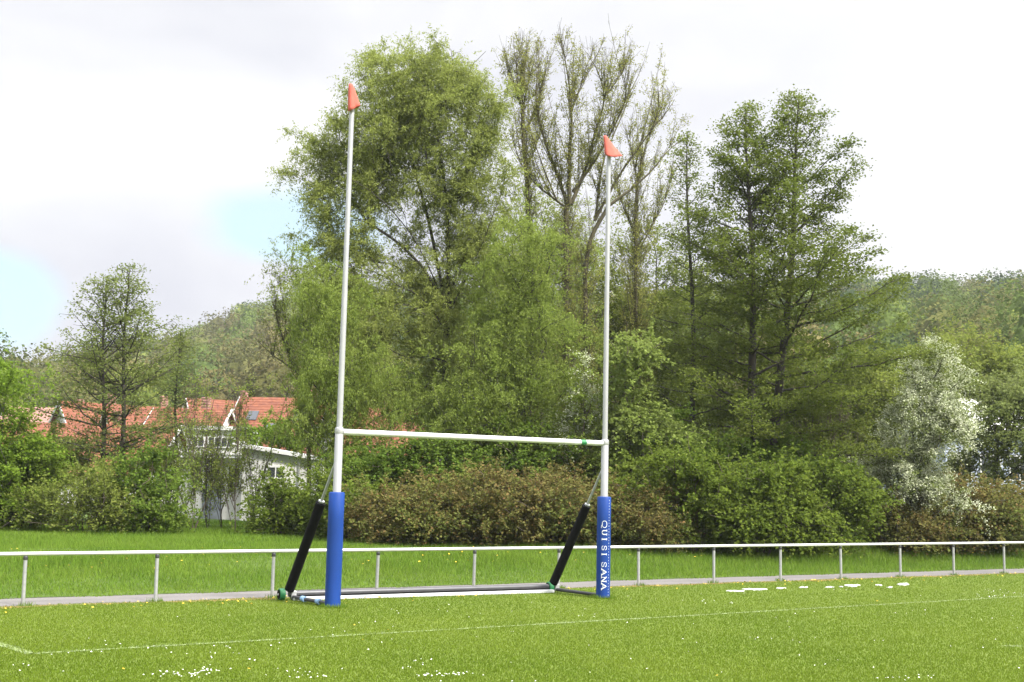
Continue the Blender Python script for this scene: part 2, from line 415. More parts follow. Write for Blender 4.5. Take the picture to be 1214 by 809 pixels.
# flowers in the turf
def discs(name, XY, Z, r, mat, rg, label, cat):
    n = len(XY); rad = r*rg.uniform(.7, 1.25, n); ang = np.linspace(0, 2*np.pi, 7)[:-1]
    ti = rg.normal(0, .25, (n, 2))
    V = np.zeros((n, 7, 3)); V[:, :6, 0] = XY[:, None, 0]+np.cos(ang)*rad[:, None]; V[:, :6, 1] = XY[:, None, 1]+np.sin(ang)*rad[:, None]
    V[:, :6, 2] = Z + (np.cos(ang)*ti[:, :1]+np.sin(ang)*ti[:, 1:])*rad[:, None]
    V[:, 6, :2] = XY; V[:, 6, 2] = Z+.006
    q = np.array([[6, j, (j+1) % 6] for j in range(6)])
    Fc = (np.arange(n)[:, None, None]*7+q).reshape(-1, 3)
    return tag(obj(name, mesh_np(name, V.reshape(-1, 3), Fc), mat), label, cat, kind='stuff')
cl_px = [(95, 775, 14), (190, 772, 10), (270, 768, 12), (345, 768, 10), (215, 778, 6), (275, 778, 10), (230, 803, 60), (180, 803, 26), (245, 798, 45), (355, 800, 22), (370, 806, 34), (385, 752, 10), (305, 785, 8),
         (455, 760, 7), (505, 788, 18), (515, 804, 60), (540, 803, 40), (610, 752, 8), (700, 733, 12), (485, 795, 14), (1085, 728, 16), (1035, 766, 8), (955, 790, 6), (1170, 708, 40), (1195, 706, 34), (1180, 735, 10), (1090, 806, 20), (1060, 808, 16),
         (895, 760, 12), (950, 760, 10), (850, 718, 12), (1000, 702, 16), (1175, 702, 30), (960, 728, 8), (870, 715, 10), (640, 712, 6), (460, 727, 6)]
XY = []
for x, y, n in cl_px:
    n = int(n*.34); q = np.stack([rg.normal(x, 12, n), rg.normal(y, 1.8, n)], -1)
    XY += [G(a, b)[:2] for a, b in q if b > 700]
for x, y in zip(rg.uniform(-40, 1260, 110), rg.uniform(700, 830, 110)): XY.append(G(x, y)[:2])
XY = np.array(XY); XY = XY[fsn(XY[:, 0], XY[:, 1])[1] < -.2]
discs('daisies', XY, .034, .0102, M['daisy'], rg, 'white daisies scattered in loose clusters over the mown pitch', 'flowers')
XY = [np.array(fxy(s, n)) for s, n in zip(rg.uniform(-3, 34, 240), -np.abs(rg.normal(0, .5, 240))-.1)] + [G(x, y)[:2] for x, y in [(146, 797), (420, 744), (460, 750), (295, 797), (430, 762), (850, 805), (410, 718), (1040, 715)]]
XY += [np.array(fxy(s, n)) for s, n in zip(rg.uniform(4, 9, 150), -np.abs(rg.normal(.35, .4, 150)))]
XY = np.array(XY)
discs('dandelions', XY, .04, .019, M['dandelion'], rg, 'yellow dandelions along the pitch edge in front of the fence', 'flowers')
v2 = frustum_pts(300, 22, 40, rg, .9, 2); s_, n_ = fsn(v2[:, 0], v2[:, 1]); k = (n_ > 2.0) & (n_ < 9)
discs('verge_dandelions', v2[k], .42, .02, M['dandelion'], rg, 'tiny yellow flowers dotted in the long grass behind the fence', 'flowers')

# white chalk patches on the grass near the fence
CH = MB()
rc = random.Random(5)
for x, y, wx, dy in [(873, 701, 20, 1.3), (895, 699.5, 24, 1.0), (925, 698, 12, .8), (955, 697, 11, .7), (990, 697, 20, .9), (1008, 695.6, 18, 1.5), (1042, 694.4, 7, .9), (1073, 692.8, 20, 1.5), (1055, 697, 6, .7)]:
    for sub in range(6):
        sx_ = x+rc.uniform(-.5, .5)*wx*.8; sy_ = y+rc.uniform(-.7, .7)*dy; sw = wx*rc.uniform(.25, .75); sh = dy*rc.uniform(.2, .5)
        zt = .017+.0012*sub; ring = []
        for j in range(15):
            a = 2*math.pi*j/15; rr_ = rc.uniform(.5, 1.2); g = G(sx_+math.cos(a)*sw*.5*rr_, sy_+math.sin(a)*sh*rr_); ring.append((g[0], g[1], zt))
        CH.poly(ring+[(p[0], p[1], .002) for p in ring], [tuple(range(15))]+[(j, (j+1) % 15, 15+(j+1) % 15, 15+j) for j in range(15)])
CH.build('chalk_marking', M['chalk'], kind='structure')

# ------------------------------------------------------------------ rugby goal
A = .5232
GD = np.array([math.cos(A), math.sin(A), 0]); GN = np.array([-math.sin(A), math.cos(A), 0])
PL = np.array([-2.972, 20.963, 0]); PR = PL + GD*5.6
goal = empty('rugby_goal', PL)
tag(goal, 'tall white H-shaped rugby goal with blue padded posts on a wheeled base', 'rugby goal')
def L(p): return Vector(np.asarray(p)-PL)          # local coordinates of the goal
TOP = 8.86
for kpost, base in enumerate((PL, PR)):
    pm = MB(); up = np.array([0, 0, 1.])
    pm.lathe(L(base), (0, 0, 1), [(.072, 0), (.072, 3.06), (.066, 3.075), (.052, 3.08), (.05, 5.5), (.047, 5.5), (.043, TOP)], 24)
    post = pm.build('post', M['metal'], goal, True)
    MB().lathe(L(base+up*2.97), (0, 0, 1), [(.076, 0), (.079, .008), (.079, .082), (.076, .09)], 24).build('collar', M['galv'], post, True)
    r = .135
    pad = MB().lathe(L(base+up*.01), (0, 0, 1), [(r-.015, 0), (r, .012), (r, .6), (r+.002, 1.0), (r, 1.5), (r, 1.93), (r-.012, 1.945), (.075, 1.95)], 40).build('post_pad', M['blue'], goal, True)
    # brace and its pad
    foot = base + GN*1.36 - GD*.30 + up*.16
    topb = base + up*2.45 + GN*.06 - GD*.03
    br = MB().tube(L(foot), L(topb), .024, n=14).build('brace', M['galv'], goal, True)
    d = topb-foot; d = d/np.linalg.norm(d)
    ln = 1.83
    MB().lathe(L(foot+d*.02), d, [(.07, 0), (.088, .015), (.088, ln*.5), (.086, ln), (.07, ln+.012)], 28).build('brace_pad', M['black'], goal, True)
    MB().lathe(L(foot+d*(ln+.035)), d, [(.05, 0), (.055, .004), (.055, .03), (.03, .036)], 20).build('brace_cap', M['galv'], br, True)
    # wheel on the outer side of the foot
    wc = foot - up*.055 - GD*(.13 if kpost == 0 else .06) + GN*.02
    wh = MB().lathe(L(wc-GD*.05), GD, [(.06, 0), (.095, .0), (.108, .012), (.108, .09), (.098, .10), (.05, .10)], 32).build('wheel', M['wheel_green'], goal, True)
    MB().lathe(L(wc-GD*.056), GD, [(.05, 0), (.084, .001), (.084, .012), (.05, .014)], 28).build('wheel_disc', M['black'], wh, True)
    MB().lathe(L(wc-GD*.07), GD, [(.012, 0), (.018, .002), (.018, .03), (.012, .04)], 16).build('hub', M['white_metal'], wh, True)
    # side bar lying between post and foot
    fg = base + GN*1.36 - GD*.24
    MB().tube(L(base+up*.05), L(fg+up*.06), .034, n=14).build('side_bar', M['dark_steel'], goal, True)
    MB().box(L(fg+up*.1+GD*.02), (.1, .12, .14), A, .012).build('foot_bracket', M['galv'], goal)
    if kpost == 0:
        for q in (.45, .95):
            c = base*(1-q/1.36) + fg*(q/1.36)
            MB().tube(L(c+up*.055-GN*.07), L(c+up*.058+GN*.07), .05, n=16).build('strap', M['strap_blue'], goal, True)
    # faded orange cone of cloth pulled over the tip
    cm = bmesh.new(); rings = []; nn = 30
    ax = (-.02, .0) if kpost == 0 else (-.06, .02)
    wdt = .105 if kpost == 0 else .17
    hgt = .46 if kpost == 0 else .40
    rr2 = random.Random(3+kpost)
    ph = [rr2.uniform(0, 6.28) for _ in range(4)]
    for j in range(11):
        tt = j/10; rad = .034 + (wdt-.034)*(1-tt)**(.75 if kpost == 0 else 1.05)
        ring = []
        for i_ in range(nn):
            a = 2*math.pi*i_/nn
            fold = 1 + .16*(1-tt)*math.sin(3*a+ph[0]) + .08*(1-tt)*math.sin(5*a+ph[1])
            z = hgt*tt + (1-tt)*(.012*math.sin(2*a+ph[2]) + (.035*math.sin(a)+.05*math.cos(a) if kpost == 0 else .07*math.sin(a)-.015*math.cos(a)))
            ox = (.05 if kpost == 0 else .1)*(1-tt) + ax[0]*tt
            ring.append(cm.verts.new(L(base+np.array([ox-.02+rad*fold*math.cos(a), ax[1]+rad*fold*math.sin(a), TOP-(.06 if kpost == 0 else .02)+z]))))
        rings.append(ring)
    for a_, b_ in zip(rings, rings[1:]):
        for i_ in range(nn): cm.faces.new((a_[i_], a_[(i_+1) % nn], b_[(i_+1) % nn], b_[i_]))
    cm.faces.new(rings[-1])
    bmesh.ops.recalc_face_normals(cm, faces=cm.faces)
    bmesh.ops.solidify(cm, geom=cm.faces[:], thickness=.006)
    me = bpy.data.meshes.new('tip_cone'); cm.to_mesh(me); cm.free(); me.polygons.foreach_set('use_smooth', np.ones(len(me.polygons), bool))
    obj('tip_cone', me, M['orange'], goal)['label'] = ('narrow crumpled orange cone on the nearer post' if kpost == 0 else 'wide flared orange cone on the farther post')
    if kpost == 1: padR = pad

cb0, cb1 = PL+GD*.07+np.array([0, 0, 3.0]), PR-GD*.07+np.array([0, 0, 3.0])
cb = MB().tube(L(cb0), L(cb1), .052, n=24).build('crossbar', M['white_metal'], goal, True)
for q0, q1, mt in ((.888, .919, M['letter']), (.921, .953, None)):
    a_ = cb0+(cb1-cb0)*(q0*.985); b_ = cb0+(cb1-cb0)*(q1*.975)
    MB().lathe(L(a_), GD, [(.0525, 0), (.0545, .002), (.0545, np.linalg.norm(b_-a_)-.002), (.0525, np.linalg.norm(b_-a_))], 24).build('sticker', mt or M['wheel_green'], cb, True)
# base beams lying between the two feet
fL, fR = PL+GN*1.36-GD*.30, PR+GN*1.36-GD*.30
bm_ = MB().tube(L(fL+np.array([0, 0, .115])), L(fR+np.array([0, 0, .115])), .055, n=24).build('base_tube', M['dull_alu'], goal, True)
dm = math.sqrt(((fR-fL)**2).sum())
mid = (fL+fR)/2
MB().box(L(mid-GN*.115+np.array([0, 0, .035])), (dm-.1, .075, .06), A, .008).build('base_rail', M['white_metal'], goal)
MB().box(L(mid+GN*.02+np.array([0, 0, .035])), (dm-.1, .09, .05), A, .008).build('base_rail', M['dark_steel'], goal)

# white lettering printed down the right-hand pad: Q U I  S I  S A N A (tops of the letters to the right)
STR = {
 'Q': [[(.5, 0), (.22, .05), (.04, .25), (0, .5), (.04, .75), (.22, .95), (.5, 1), (.78, .95), (.96, .75), (1, .5), (.96, .25), (.78, .05), (.5, 0)], [(.45, .12), (.7, -.12), (1.05, -.2)]],
 'U': [[(.14, 1), (.14, .35), (.25, .08), (.5, 0), (.75, .08), (.86, .35), (.86, 1)], [(-.04, 1), (.32, 1)], [(.68, 1), (1.04, 1)]],
 'I': [[(.5, 0), (.5, 1)], [(.15, 1), (.85, 1)], [(.15, 0), (.85, 0)]],
 'S': [[(.92, .72), (.84, .92), (.5, 1), (.18, .93), (.08, .75), (.2, .58), (.5, .5), (.82, .4), (.94, .24), (.84, .07), (.5, 0), (.15, .07), (.06, .3)]],
 'A': [[(.05, 0), (.5, 1), (.95, 0)], [(.22, .33), (.78, .33)], [(-.1, 0), (.22, 0)], [(.78, 0), (1.1, 0)]],
 'N': [[(.12, 0), (.12, 1), (.88, 0), (.88, 1)], [(-.06, 0), (.3, 0)], [(-.06, 1), (.14, 1)], [(.7, 1), (1.06, 1)]],
}
SP = [('Q', .234, .300), ('U', .322, .375), ('I', .402, .428), ('S', .478, .524), ('I', .550, .576), ('S', .640, .690), ('A', .706, .770), ('N', .784, .836), ('A', .846, .910)]
LT = bmesh.new()
HT = 1.945; CAP = .094; RP = .1385
toc = math.atan2(-PR[1], -PR[0])            # direction from the post to the camera
def on_pad(u, vdown):
    """u: distance around the pad to the right of the line to the camera, vdown: distance below the pad's top"""
    th = toc + u/RP
    return L(PR + np.array([math.cos(th)*RP, math.sin(th)*RP, HT-vdown]))
def qstroke(p, q, wd):
    p, q = np.array(p), np.array(q); d = q-p; ln = np.linalg.norm(d)
    if ln < 1e-6: return
    d /= ln; n = np.array([-d[1], d[0]])*wd*.5; p = p-d*wd*.25; q = q+d*wd*.25
    kk = max(1, int(ln/.03)); prev = None
    for j in range(kk+1):
        c = p+(q-p)*j/kk
        a_ = LT.verts.new(on_pad(*(c+n))); b_ = LT.verts.new(on_pad(*(c-n)))
        if prev: LT.faces.new((prev[0], a_, b_, prev[1]))
        prev = (a_, b_)
for ch, f0, f1 in SP:
    for st in STR[ch]:
        for (x0, y0), (x1, y1) in zip(st, st[1:]):
            # the letter's x runs down the pad, its y (up) runs to the right
            t0 = (f0+(f1-f0)*x0)*HT; t1 = (f0+(f1-f0)*x1)*HT
            wd = .018 if abs(y1-y0) > .25 and not (ch in 'AN' and x0 < .3 and x1 < .3) else .0105
            qstroke((-.045+.012+CAP*y0, t0), (-.045+.012+CAP*y1, t1), wd)
me = bpy.data.meshes.new('lettering'); LT.to_mesh(me); LT.free()
obj('lettering', me, M['letter'], padR)
DT = MB()
for j in range(34):
    z0 = .05+j*.055
    p0 = on_pad(.112, z0); p1 = on_pad(.112, z0+.022)
    DT.tube(p0, p1, .0045, n=6)
DT.build('lacing', M['letter'], padR)

# ------------------------------------------------------------------ fence
fence = empty('barrier_fence', (*FO, 0), math.atan2(FD[1], FD[0]))
tag(fence, 'low white tubular barrier with one top rail on slim posts along the path', 'fence')
SPC = 25.57/12; RH = .845
MB().tube((-SPC*3.5, 0, RH), (SPC*16.5, 0, RH), .03, n=18).build('rail', M['white_metal'], fence, True)
post_me = None
for k in range(-3, 17):
    if post_me is None:
        po = MB().lathe((0, 0, 0), (0, 0, 1), [(.031, 0), (.031, RH-.036)], 16).build('post', M['galv'], fence, True)
        clp = MB().lathe((0, 0, RH-.1), (0, 0, 1), [(.033, 0), (.037, .006), (.037, .06), (.033, .066)], 16).build('clamp', M['dull_alu'], po, True)
        post_me = po; po.location = (k*SPC, 0, 0)
    else:
        o = post_me.copy(); C.objects.link(o); o.location = (k*SPC+random.uniform(-.05, .05), 0, 0); o.parent = fence
        o.rotation_euler = (random.uniform(-.012, .012), random.uniform(-.012, .012), 0)
        c = clp.copy(); C.objects.link(c); c.parent = o

# ------------------------------------------------------------------ vegetation tools
def tubes(branches, minr=.004):
    VV, FF = [], []; off = 0
    for pts, rad in branches:
        pts = np.asarray(pts, float); rad = np.maximum(np.asarray(rad, float), minr); n = len(pts)
        if n < 2: continue
        kk = 8 if rad[0] > .09 else (5 if rad[0] > .025 else 3)
        t = np.gradient(pts, axis=0); t /= np.linalg.norm(t, axis=1)[:, None]+1e-9
        ref = np.array([1., 0, 0]) if abs(t[:, 2]).mean() > .7 else np.array([0, 0, 1.])
        a = np.cross(t, ref); a /= np.linalg.norm(a, axis=1)[:, None]+1e-9; b = np.cross(t, a)
        an = np.arange(kk)*2*np.pi/kk
        ring = pts[:, None]+rad[:, None, None]*(np.cos(an)[None, :, None]*a[:, None]+np.sin(an)[None, :, None]*b[:, None])
        VV.append(ring.reshape(-1, 3))
        i = np.arange(n*kk).reshape(n, kk)+off; j = np.roll(i, -1, axis=1)
        FF.append(np.stack([i[:-1], j[:-1], j[1:], i[1:]], -1).reshape(-1, 4)); off += n*kk
    return np.concatenate(VV), np.concatenate(FF)

def leaves(Cn, size, asp, rg, up=.5, droop=0., nrm=None):
    n = len(Cn)
    nr = rg.normal(0, 1, (n, 3)); nr[:, 2] = np.abs(nr[:, 2])+up
    if nrm is not None: nr = nrm+rg.normal(0, .5, (n, 3))
    nr = nr*1.0; nr /= np.linalg.norm(nr, axis=1)[:, None]
    u = np.cross(nr, rg.normal(0, 1, (n, 3))); u[:, 2] -= droop; u /= np.linalg.norm(u, axis=1)[:, None]+1e-9
    v = np.cross(nr, u); v /= np.linalg.norm(v, axis=1)[:, None]+1e-9
    sz = size*rg.uniform(.6, 1.3, n)[:, None]
    a = Cn-u*sz*.5; c = Cn+u*sz*.5; m_ = Cn-u*sz*.05+nr*sz*.06
    V = np.stack([a, m_+v*sz*asp*.5, c, m_-v*sz*asp*.5], 1).reshape(-1, 3)
    return V, np.arange(4*n).reshape(n, 4)

def mst(pts, nodes, bf, down=.6, par0=None):
    """grow a branching skeleton from the trunk nodes to every point (balanced spanning tree)"""
    n0 = len(nodes); Np = len(pts); X = np.concatenate([nodes, pts]); par = np.full(n0+Np, -1); par[1:n0] = np.arange(n0-1) if par0 is None else par0[1:]
    pl = np.zeros(n0+Np)
    for i in range(1, n0): pl[i] = pl[par[i]]+np.linalg.norm(X[i]-X[par[i]])
    best = np.full(Np, 1e18); bp = np.zeros(Np, int); done = np.zeros(Np, bool)
    def upd(k):
        d = pts-X[k]; dist = np.sqrt((d*d).sum(1)); c = dist+bf*(pl[k]+dist)+down*np.maximum(-d[:, 2], 0)
        m_ = (c < best) & ~done; best[m_] = c[m_]; bp[m_] = k
    for k in range(max(0, int(n0*.12)), n0): upd(k)
    for _ in range(Np):
        j = int(np.argmin(best)); done[j] = True; best[j] = 1e19; k = n0+j
        par[k] = bp[j]; pl[k] = pl[bp[j]]+np.linalg.norm(X[k]-X[bp[j]]); upd(k)
        best[done] = 1e19
    return X, par

def skeleton(X, par, n0, tip=.008, pw=2.4, rmax=None):
    n = len(X); kids = [[] for _ in range(n)]
    order = []; st = [0]
    for i in range(1, n): kids[par[i]].append(i)
    while st:
        k = st.pop(); order.append(k); st += kids[k]
    r = np.zeros(n)
    for k in reversed(order):
        r[k] = tip if not kids[k] else (sum(r[c]**pw for c in kids[k]))**(1/pw)
    if rmax: r = np.minimum(r, rmax) if r[0] < rmax else r*(rmax/r[0])**np.clip(np.log(r/tip)/np.log(r[0]/tip), 0, 1)
    br = []; st = [(0, -1)]
    while st:
        k, p = st.pop()
        ch = [] if p < 0 else [p]
        while True:
            ch.append(k)
            if not kids[k]: break
            kk = sorted(kids[k], key=lambda c: -r[c])
            for c in kk[1:]: st.append((c, k))
            k = kk[0]
        if len(ch) > 1:
            rad = r[ch].copy()
            if p >= 0: rad[0] = min(rad[0], rad[1]*1.15)
            pts = X[ch]
            if len(ch) > 2:
                sm = pts.copy(); sm[1:-1] = .5*pts[1:-1]+.25*(pts[:-2]+pts[2:]); pts = sm if p < 0 else np.concatenate([pts[:1], sm[1:]])
            br.append((pts, rad))
    return br, r, kids

def in_lobes(lobes, n, rg, shell=2.0, outl=.14):
    """lobes: (centre, radii); points spread through the lobes, more towards their outside"""
    w_ = np.array([np.prod(r)**.8 for c, r in lobes]); w_ /= w_.sum()
    ix = rg.choice(len(lobes), n, p=w_); d = rg.normal(0, 1, (n, 3)); d /= np.linalg.norm(d, axis=1)[:, None]
    rr_ = rg.uniform(0, 1, n)**(1/(3+shell-1))
    c = np.array([l[0] for l in lobes])[ix]; r = np.array([l[1] for l in lobes])[ix]
    out_ = rg.random(n) < outl
    rr_ = np.where(out_, rr_*rg.uniform(1.0, 1.2, n), rr_)
    return c+d*rr_[:, None]*r

def px_lobes(lst, Y, base, depth=.85):
    o = []
    for l in lst:
        cx, cy, rx, ry = l[:4]; dy = l[4] if len(l) > 4 else 0
        o.append((P(cx, cy, Y+dy)-base, np.array([rx*Y/F, max(rx*Y/F*depth, 1.2), ry*Y/F])))
    return o

def leaf_cloud(X, par, kids, n0, per, sig, rg, droop=0., clump=2., arch=.35, pert=17):
    """leaves strung along fine twigs that leave the outer branches; also returns each leaf's twig"""
    idx = np.array([i for i in range(n0, len(X)) if len(kids[i]) <= 1 or rg.random() < .4])
    nt_ = rg.poisson(per/pert*rg.gamma(clump, 1/clump, len(idx)))
    ii = np.repeat(idx, nt_); T = len(ii)
    t = rg.uniform(0, 1, T)**.6; o = X[par[ii]]*(1-t)[:, None]+X[ii]*t[:, None]
    sd = X[ii]-X[par[ii]]; sd /= np.linalg.norm(sd, axis=1)[:, None]+1e-9
    rd = rg.normal(0, 1, (T, 3)); rd /= np.linalg.norm(rd, axis=1)[:, None]
    d = sd*.55+rd*.8+np.array([0, 0, .12]); d /= np.linalg.norm(d, axis=1)[:, None]
    Ls = sig[0]*3.6*rg.uniform(.45, 1.35, T); hang = arch*Ls+droop*rg.uniform(.2, 1.6, T)*(rg.random(T) < .7)
    k = rg.poisson(pert, T); tw = np.repeat(np.arange(T), k); q = rg.uniform(.08, 1, len(tw))
    c = o[tw]+d[tw]*(Ls[tw]*q)[:, None]; c[:, 2] -= hang[tw]*q**2
    return c+rg.normal(0, .2*sig[0], (len(tw), 3)), tw

def plant(name, base, label, cat, group, barkmat, leafmat, br, lf, crown='crown', trunk='trunk', extra=None, rz=0):
    root = empty(name, base, rz); tag(root, label, cat, group)
    if br is not None: obj(trunk, mesh_np(trunk, *br, True), barkmat, root)
    if lf is not None: obj(crown, mesh_np(crown, *lf), leafmat, root)
    if extra: obj(extra[0], mesh_np(extra[0], *extra[1]), extra[2], root)
    return root

def ground_z(x, y):
    s, n = fsn(x, y); return float(zverge(n)) if n > 0 else 0.

def base_at(px, Y):
    """foot of a plant standing on the ground at this distance"""
    z = .3
    for _ in range(3):
        # column px on the ground: iterate the picture row of the ground at distance Y
        y = 560.
        for _ in range(25):
            p = P(px, y, Y); y += (p[2]-z)*F/Y
        z = ground_z(p[0], p[1]) if Y < 62 else float(zterr(p[0], p[1]))
    return np.array([p[0], p[1], z])

def copy_thing(root, loc, rz, sc, label, group=None):
    r = root.copy(); C.objects.link(r); r.location = loc; r.rotation_euler = (0, 0, rz); r.scale = sc
    r['label'] = label
    if group: r['group'] = group
    for ch in list(root.children):
        c = ch.copy(); C.objects.link(c); c.parent = r
    return r

def crown_tree(name, px, Y, lobes, npts, per, sig, size, asp, barkmat, leafmat, label, cat='tree', group=None, seed=1, bf=.35, trunk_top=None, lean=0., rmax=.22, droop=0., shell=2., up=.5, stems=1, blossom=None, ldroop=0., depth=.85, down=.6, crown='crown', trunk='trunk', limbs=None):
    rg = np.random.default_rng(seed); base = base_at(px, Y)
    lb = px_lobes(lobes, Y, base, depth)
    # clumped points: twig ends gather round the ends of limbs
    cen = in_lobes(lb, max(6, npts//14), rg, shell, 0.)
    csd = min(.55 if Y < 70 else 1., .42*float(np.mean([r[[0, 2]].mean() for c, r in lb])))
    pts = np.concatenate([in_lobes(lb, npts//3, rg, shell), cen[rg.integers(0, len(cen), npts*2//3)]+rg.normal(0, csd, (npts*2//3, 3))*np.array([1, 1, .7])])
    pts = pts[pts[:, 2] > .25]
    zt = max(c[2] for c, r in lb) if trunk_top is None else P(px, trunk_top, Y)[2]-base[2]
    xt = lean if trunk_top is None else lean
    nn = max(5, int(zt/.6)); tt = np.linspace(0, 1, nn)
    allbr = []; lc = []; tws = []; ntw = 0
    groups = rg.integers(0, stems, len(pts)) if stems > 1 else np.zeros(len(pts), int)
    if stems > 1:   # sectors
        an = np.arctan2(pts[:, 1], pts[:, 0]); groups = np.floor((an+np.pi)/(2*np.pi)*stems-1e-9).astype(int)
    for g in range(stems):
        pp = pts[groups == g]
        if len(pp) < 3: continue
        off = np.zeros(2)
        tip = np.array([xt, 0, zt])
        if stems > 1:
            m_ = pp.mean(0); off = np.clip(m_[:2]*.15, -.5, .5); tip = np.array([m_[0]*.8, m_[1]*.8, zt*rg.uniform(.6, .95)])
        nodes = np.stack([off[0]+(tip[0]-off[0])*tt**1.4, off[1]+(tip[1]-off[1])*tt**1.4, tip[2]*tt-.1*(1-tt)], -1)
        nodes[1:-1, :2] += rg.normal(0, .05, (nn-2, 2))*min(1, zt/6)
        par0 = None
        if limbs:
            ns, par0 = [np.array([0, 0, -.1])], [-1]
            for line, att, dsp in limbs:      # limbs drawn as they stand in the place, each forking off an earlier one
                q = np.array([P(x_, y_, Y+dsp*((j+1)/len(line))**1.3)-base for j, (x_, y_) in enumerate(line)])
                st_ = ns[0] if att is None else ns[int(np.argmin([np.linalg.norm(n_-(P(*att, Y)-base)) for n_ in ns]))]
                p_ = [i for i, n_ in enumerate(ns) if n_ is st_][0]
                q = np.concatenate([st_[None], q]); cu = np.concatenate([[0], np.cumsum(np.linalg.norm(np.diff(q, axis=0), axis=1))])
                m_ = max(2, int(cu[-1]/.5)); qq = np.linspace(0, cu[-1], m_+1)[1:]
                qq = np.stack([np.interp(qq, cu, q[:, i]) for i in range(3)], -1)
                for v_ in qq: ns.append(v_); par0.append(p_); p_ = len(ns)-1
            nodes = np.array(ns); par0 = np.array(par0)
        X, par = mst(pp, nodes, bf, down, par0); br, r, kids = skeleton(X, par, len(nodes), rmax=rmax if stems == 1 else rmax/math.sqrt(stems))
        allbr += br; a_, t_ = leaf_cloud(X, par, kids, len(nodes), per, sig, rg, droop); lc.append(a_); tws.append(t_+ntw); ntw += (t_.max()+1 if len(t_) else 0)
    lc = np.concatenate(lc); tws = np.concatenate(tws); k = lc[:, 2] > .03; lc = lc[k]; tws = tws[k]
    ex = None
    if blossom:
        # blossom covers whole twigs
        k = (rg.random(ntw) < blossom)[tws] & (rg.random(len(lc)) < .85)
        ex = ('blossom', leaves(np.repeat(lc[k], 3, 0)+rg.normal(0, .06, (3*k.sum(), 3)), size*.62, .9, rg, up), M['blossom']); lc = lc[~k]
    return plant(name, base, label, cat, group, barkmat, leafmat, tubes(allbr), leaves(lc, size, asp, rg, up, ldroop), crown, trunk, ex)

def alder(name, px, Y, trunks, prof, label, leafmat, seed, clus=22, size=.085, group=None, zmin=.18, rtrunk=.17, dens=1.0, barkmat=None, tier=.2, side=None, sigz=.09, gap=.30, cat='tree'):
    """straight stems with tiers of level side branches; prof: (height fraction, branch length)"""
    rg = np.random.default_rng(seed); base = base_at(px, Y); trunkbr = []; lc = []
    meshes = []
    for (bx, tx, ty, dy) in trunks:
        b0 = P(bx, 600, Y)[0]-base[0]; top = P(tx, ty, Y+dy)-base; H = top[2]
        nn = 26; t = np.linspace(0, 1, nn)
        tr = np.stack([b0+(top[0]-b0)*t+.10*np.sin(t*7+seed)*(1-t)*t*4, dy*t+.08*np.sin(t*6+2), H*t-.1*(1-t)], -1)
        brs = [(tr, rtrunk*(1-t)**.85+.012)]
        z = zmin*H; az = rg.uniform(0, 6.28)
        while z < H*.985:
            f = z/H; Lm = np.interp(f, prof[:, 0], prof[:, 1])*rg.uniform(.42, 1.08)
            az += 2.399+rg.normal(0, .35)
            sdir = np.array([math.cos(az), math.sin(az), 0])
            Lm = min(Lm, np.interp(f, prof[:, 0], prof[:, 1])*.98)
            if side is not None: Lm *= 1+side*sdir[0]
            el = np.interp(f, [0, .35, .7, 1], [.0, .16, .5, 1.1])+rg.normal(0, tier)
            p0 = np.array([np.interp(f, t, tr[:, i]) for i in range(3)])
            m_ = max(4, int(Lm/.35)+2); q = np.linspace(0, 1, m_)
            curve = np.interp(f, [0, .5, 1], [.10, .16, .1])*Lm*q**2
            pts = p0+sdir*(q*Lm*math.cos(el))[:, None]+np.array([0, 0, 1.])*(q*Lm*math.sin(el)+curve)[:, None]+np.cumsum(rg.normal(0, .035, (m_, 3)), 0)*Lm*.25
            r0 = min(.009+.0085*Lm, .045)
            brs.append((pts, r0*(1-q)**.8+.004))
            # side twigs
            s = .22*Lm
            sg = 1
            perp = np.array([-sdir[1], sdir[0], 0])
            while s < Lm:
                fr = s/Lm; pc = np.array([np.interp(fr, q, pts[:, i]) for i in range(3)]); sg = -sg
                tl = (.18+.42*(Lm-s)*.75+.25)*rg.uniform(.6, 1.2); tl = min(tl, 1.5)
                dr = sdir*rg.uniform(.45, 1.0)+perp*sg*rg.uniform(.5, 1.)+np.array([0, 0, rg.normal(.18, .22)]); dr /= np.linalg.norm(dr)
                e = pc+dr*tl; mid = pc+dr*tl*.5+rg.normal(0, .03, 3)
                brs.append((np.array([pc, mid, e]), np.array([.010, .007, .004])))
                for fr2 in np.arange(.25, 1.05, .26/max(tl, .3)):
                    if rg.random() < .72*dens:
                        k = rg.poisson(clus*rg.uniform(.4, 1.6)*.95)
                        lc.append(pc+dr*tl*fr2+rg.normal(0, 1, (k, 3))*np.array([.19, .19, sigz]))
                s += gap*rg.uniform(.6, 1.3)
            k = rg.poisson(clus); lc.append(pts[-1]+rg.normal(0, 1, (k, 3))*np.array([.16, .16, sigz]))
            z += H*.0125*rg.uniform(.3, 1.7)*(1.2 if f < .5 else .9)
        meshes.append(tubes(brs))
    root = empty(name, base); tag(root, label, cat, group)
    for mm in meshes: obj('trunk', mesh_np('trunk', *mm, True), barkmat or M['bark'], root)
    lc = np.concatenate(lc)
    obj('crown', mesh_np('crown', *leaves(lc, size, .8, rg, .6)), leafmat, root)
    return root

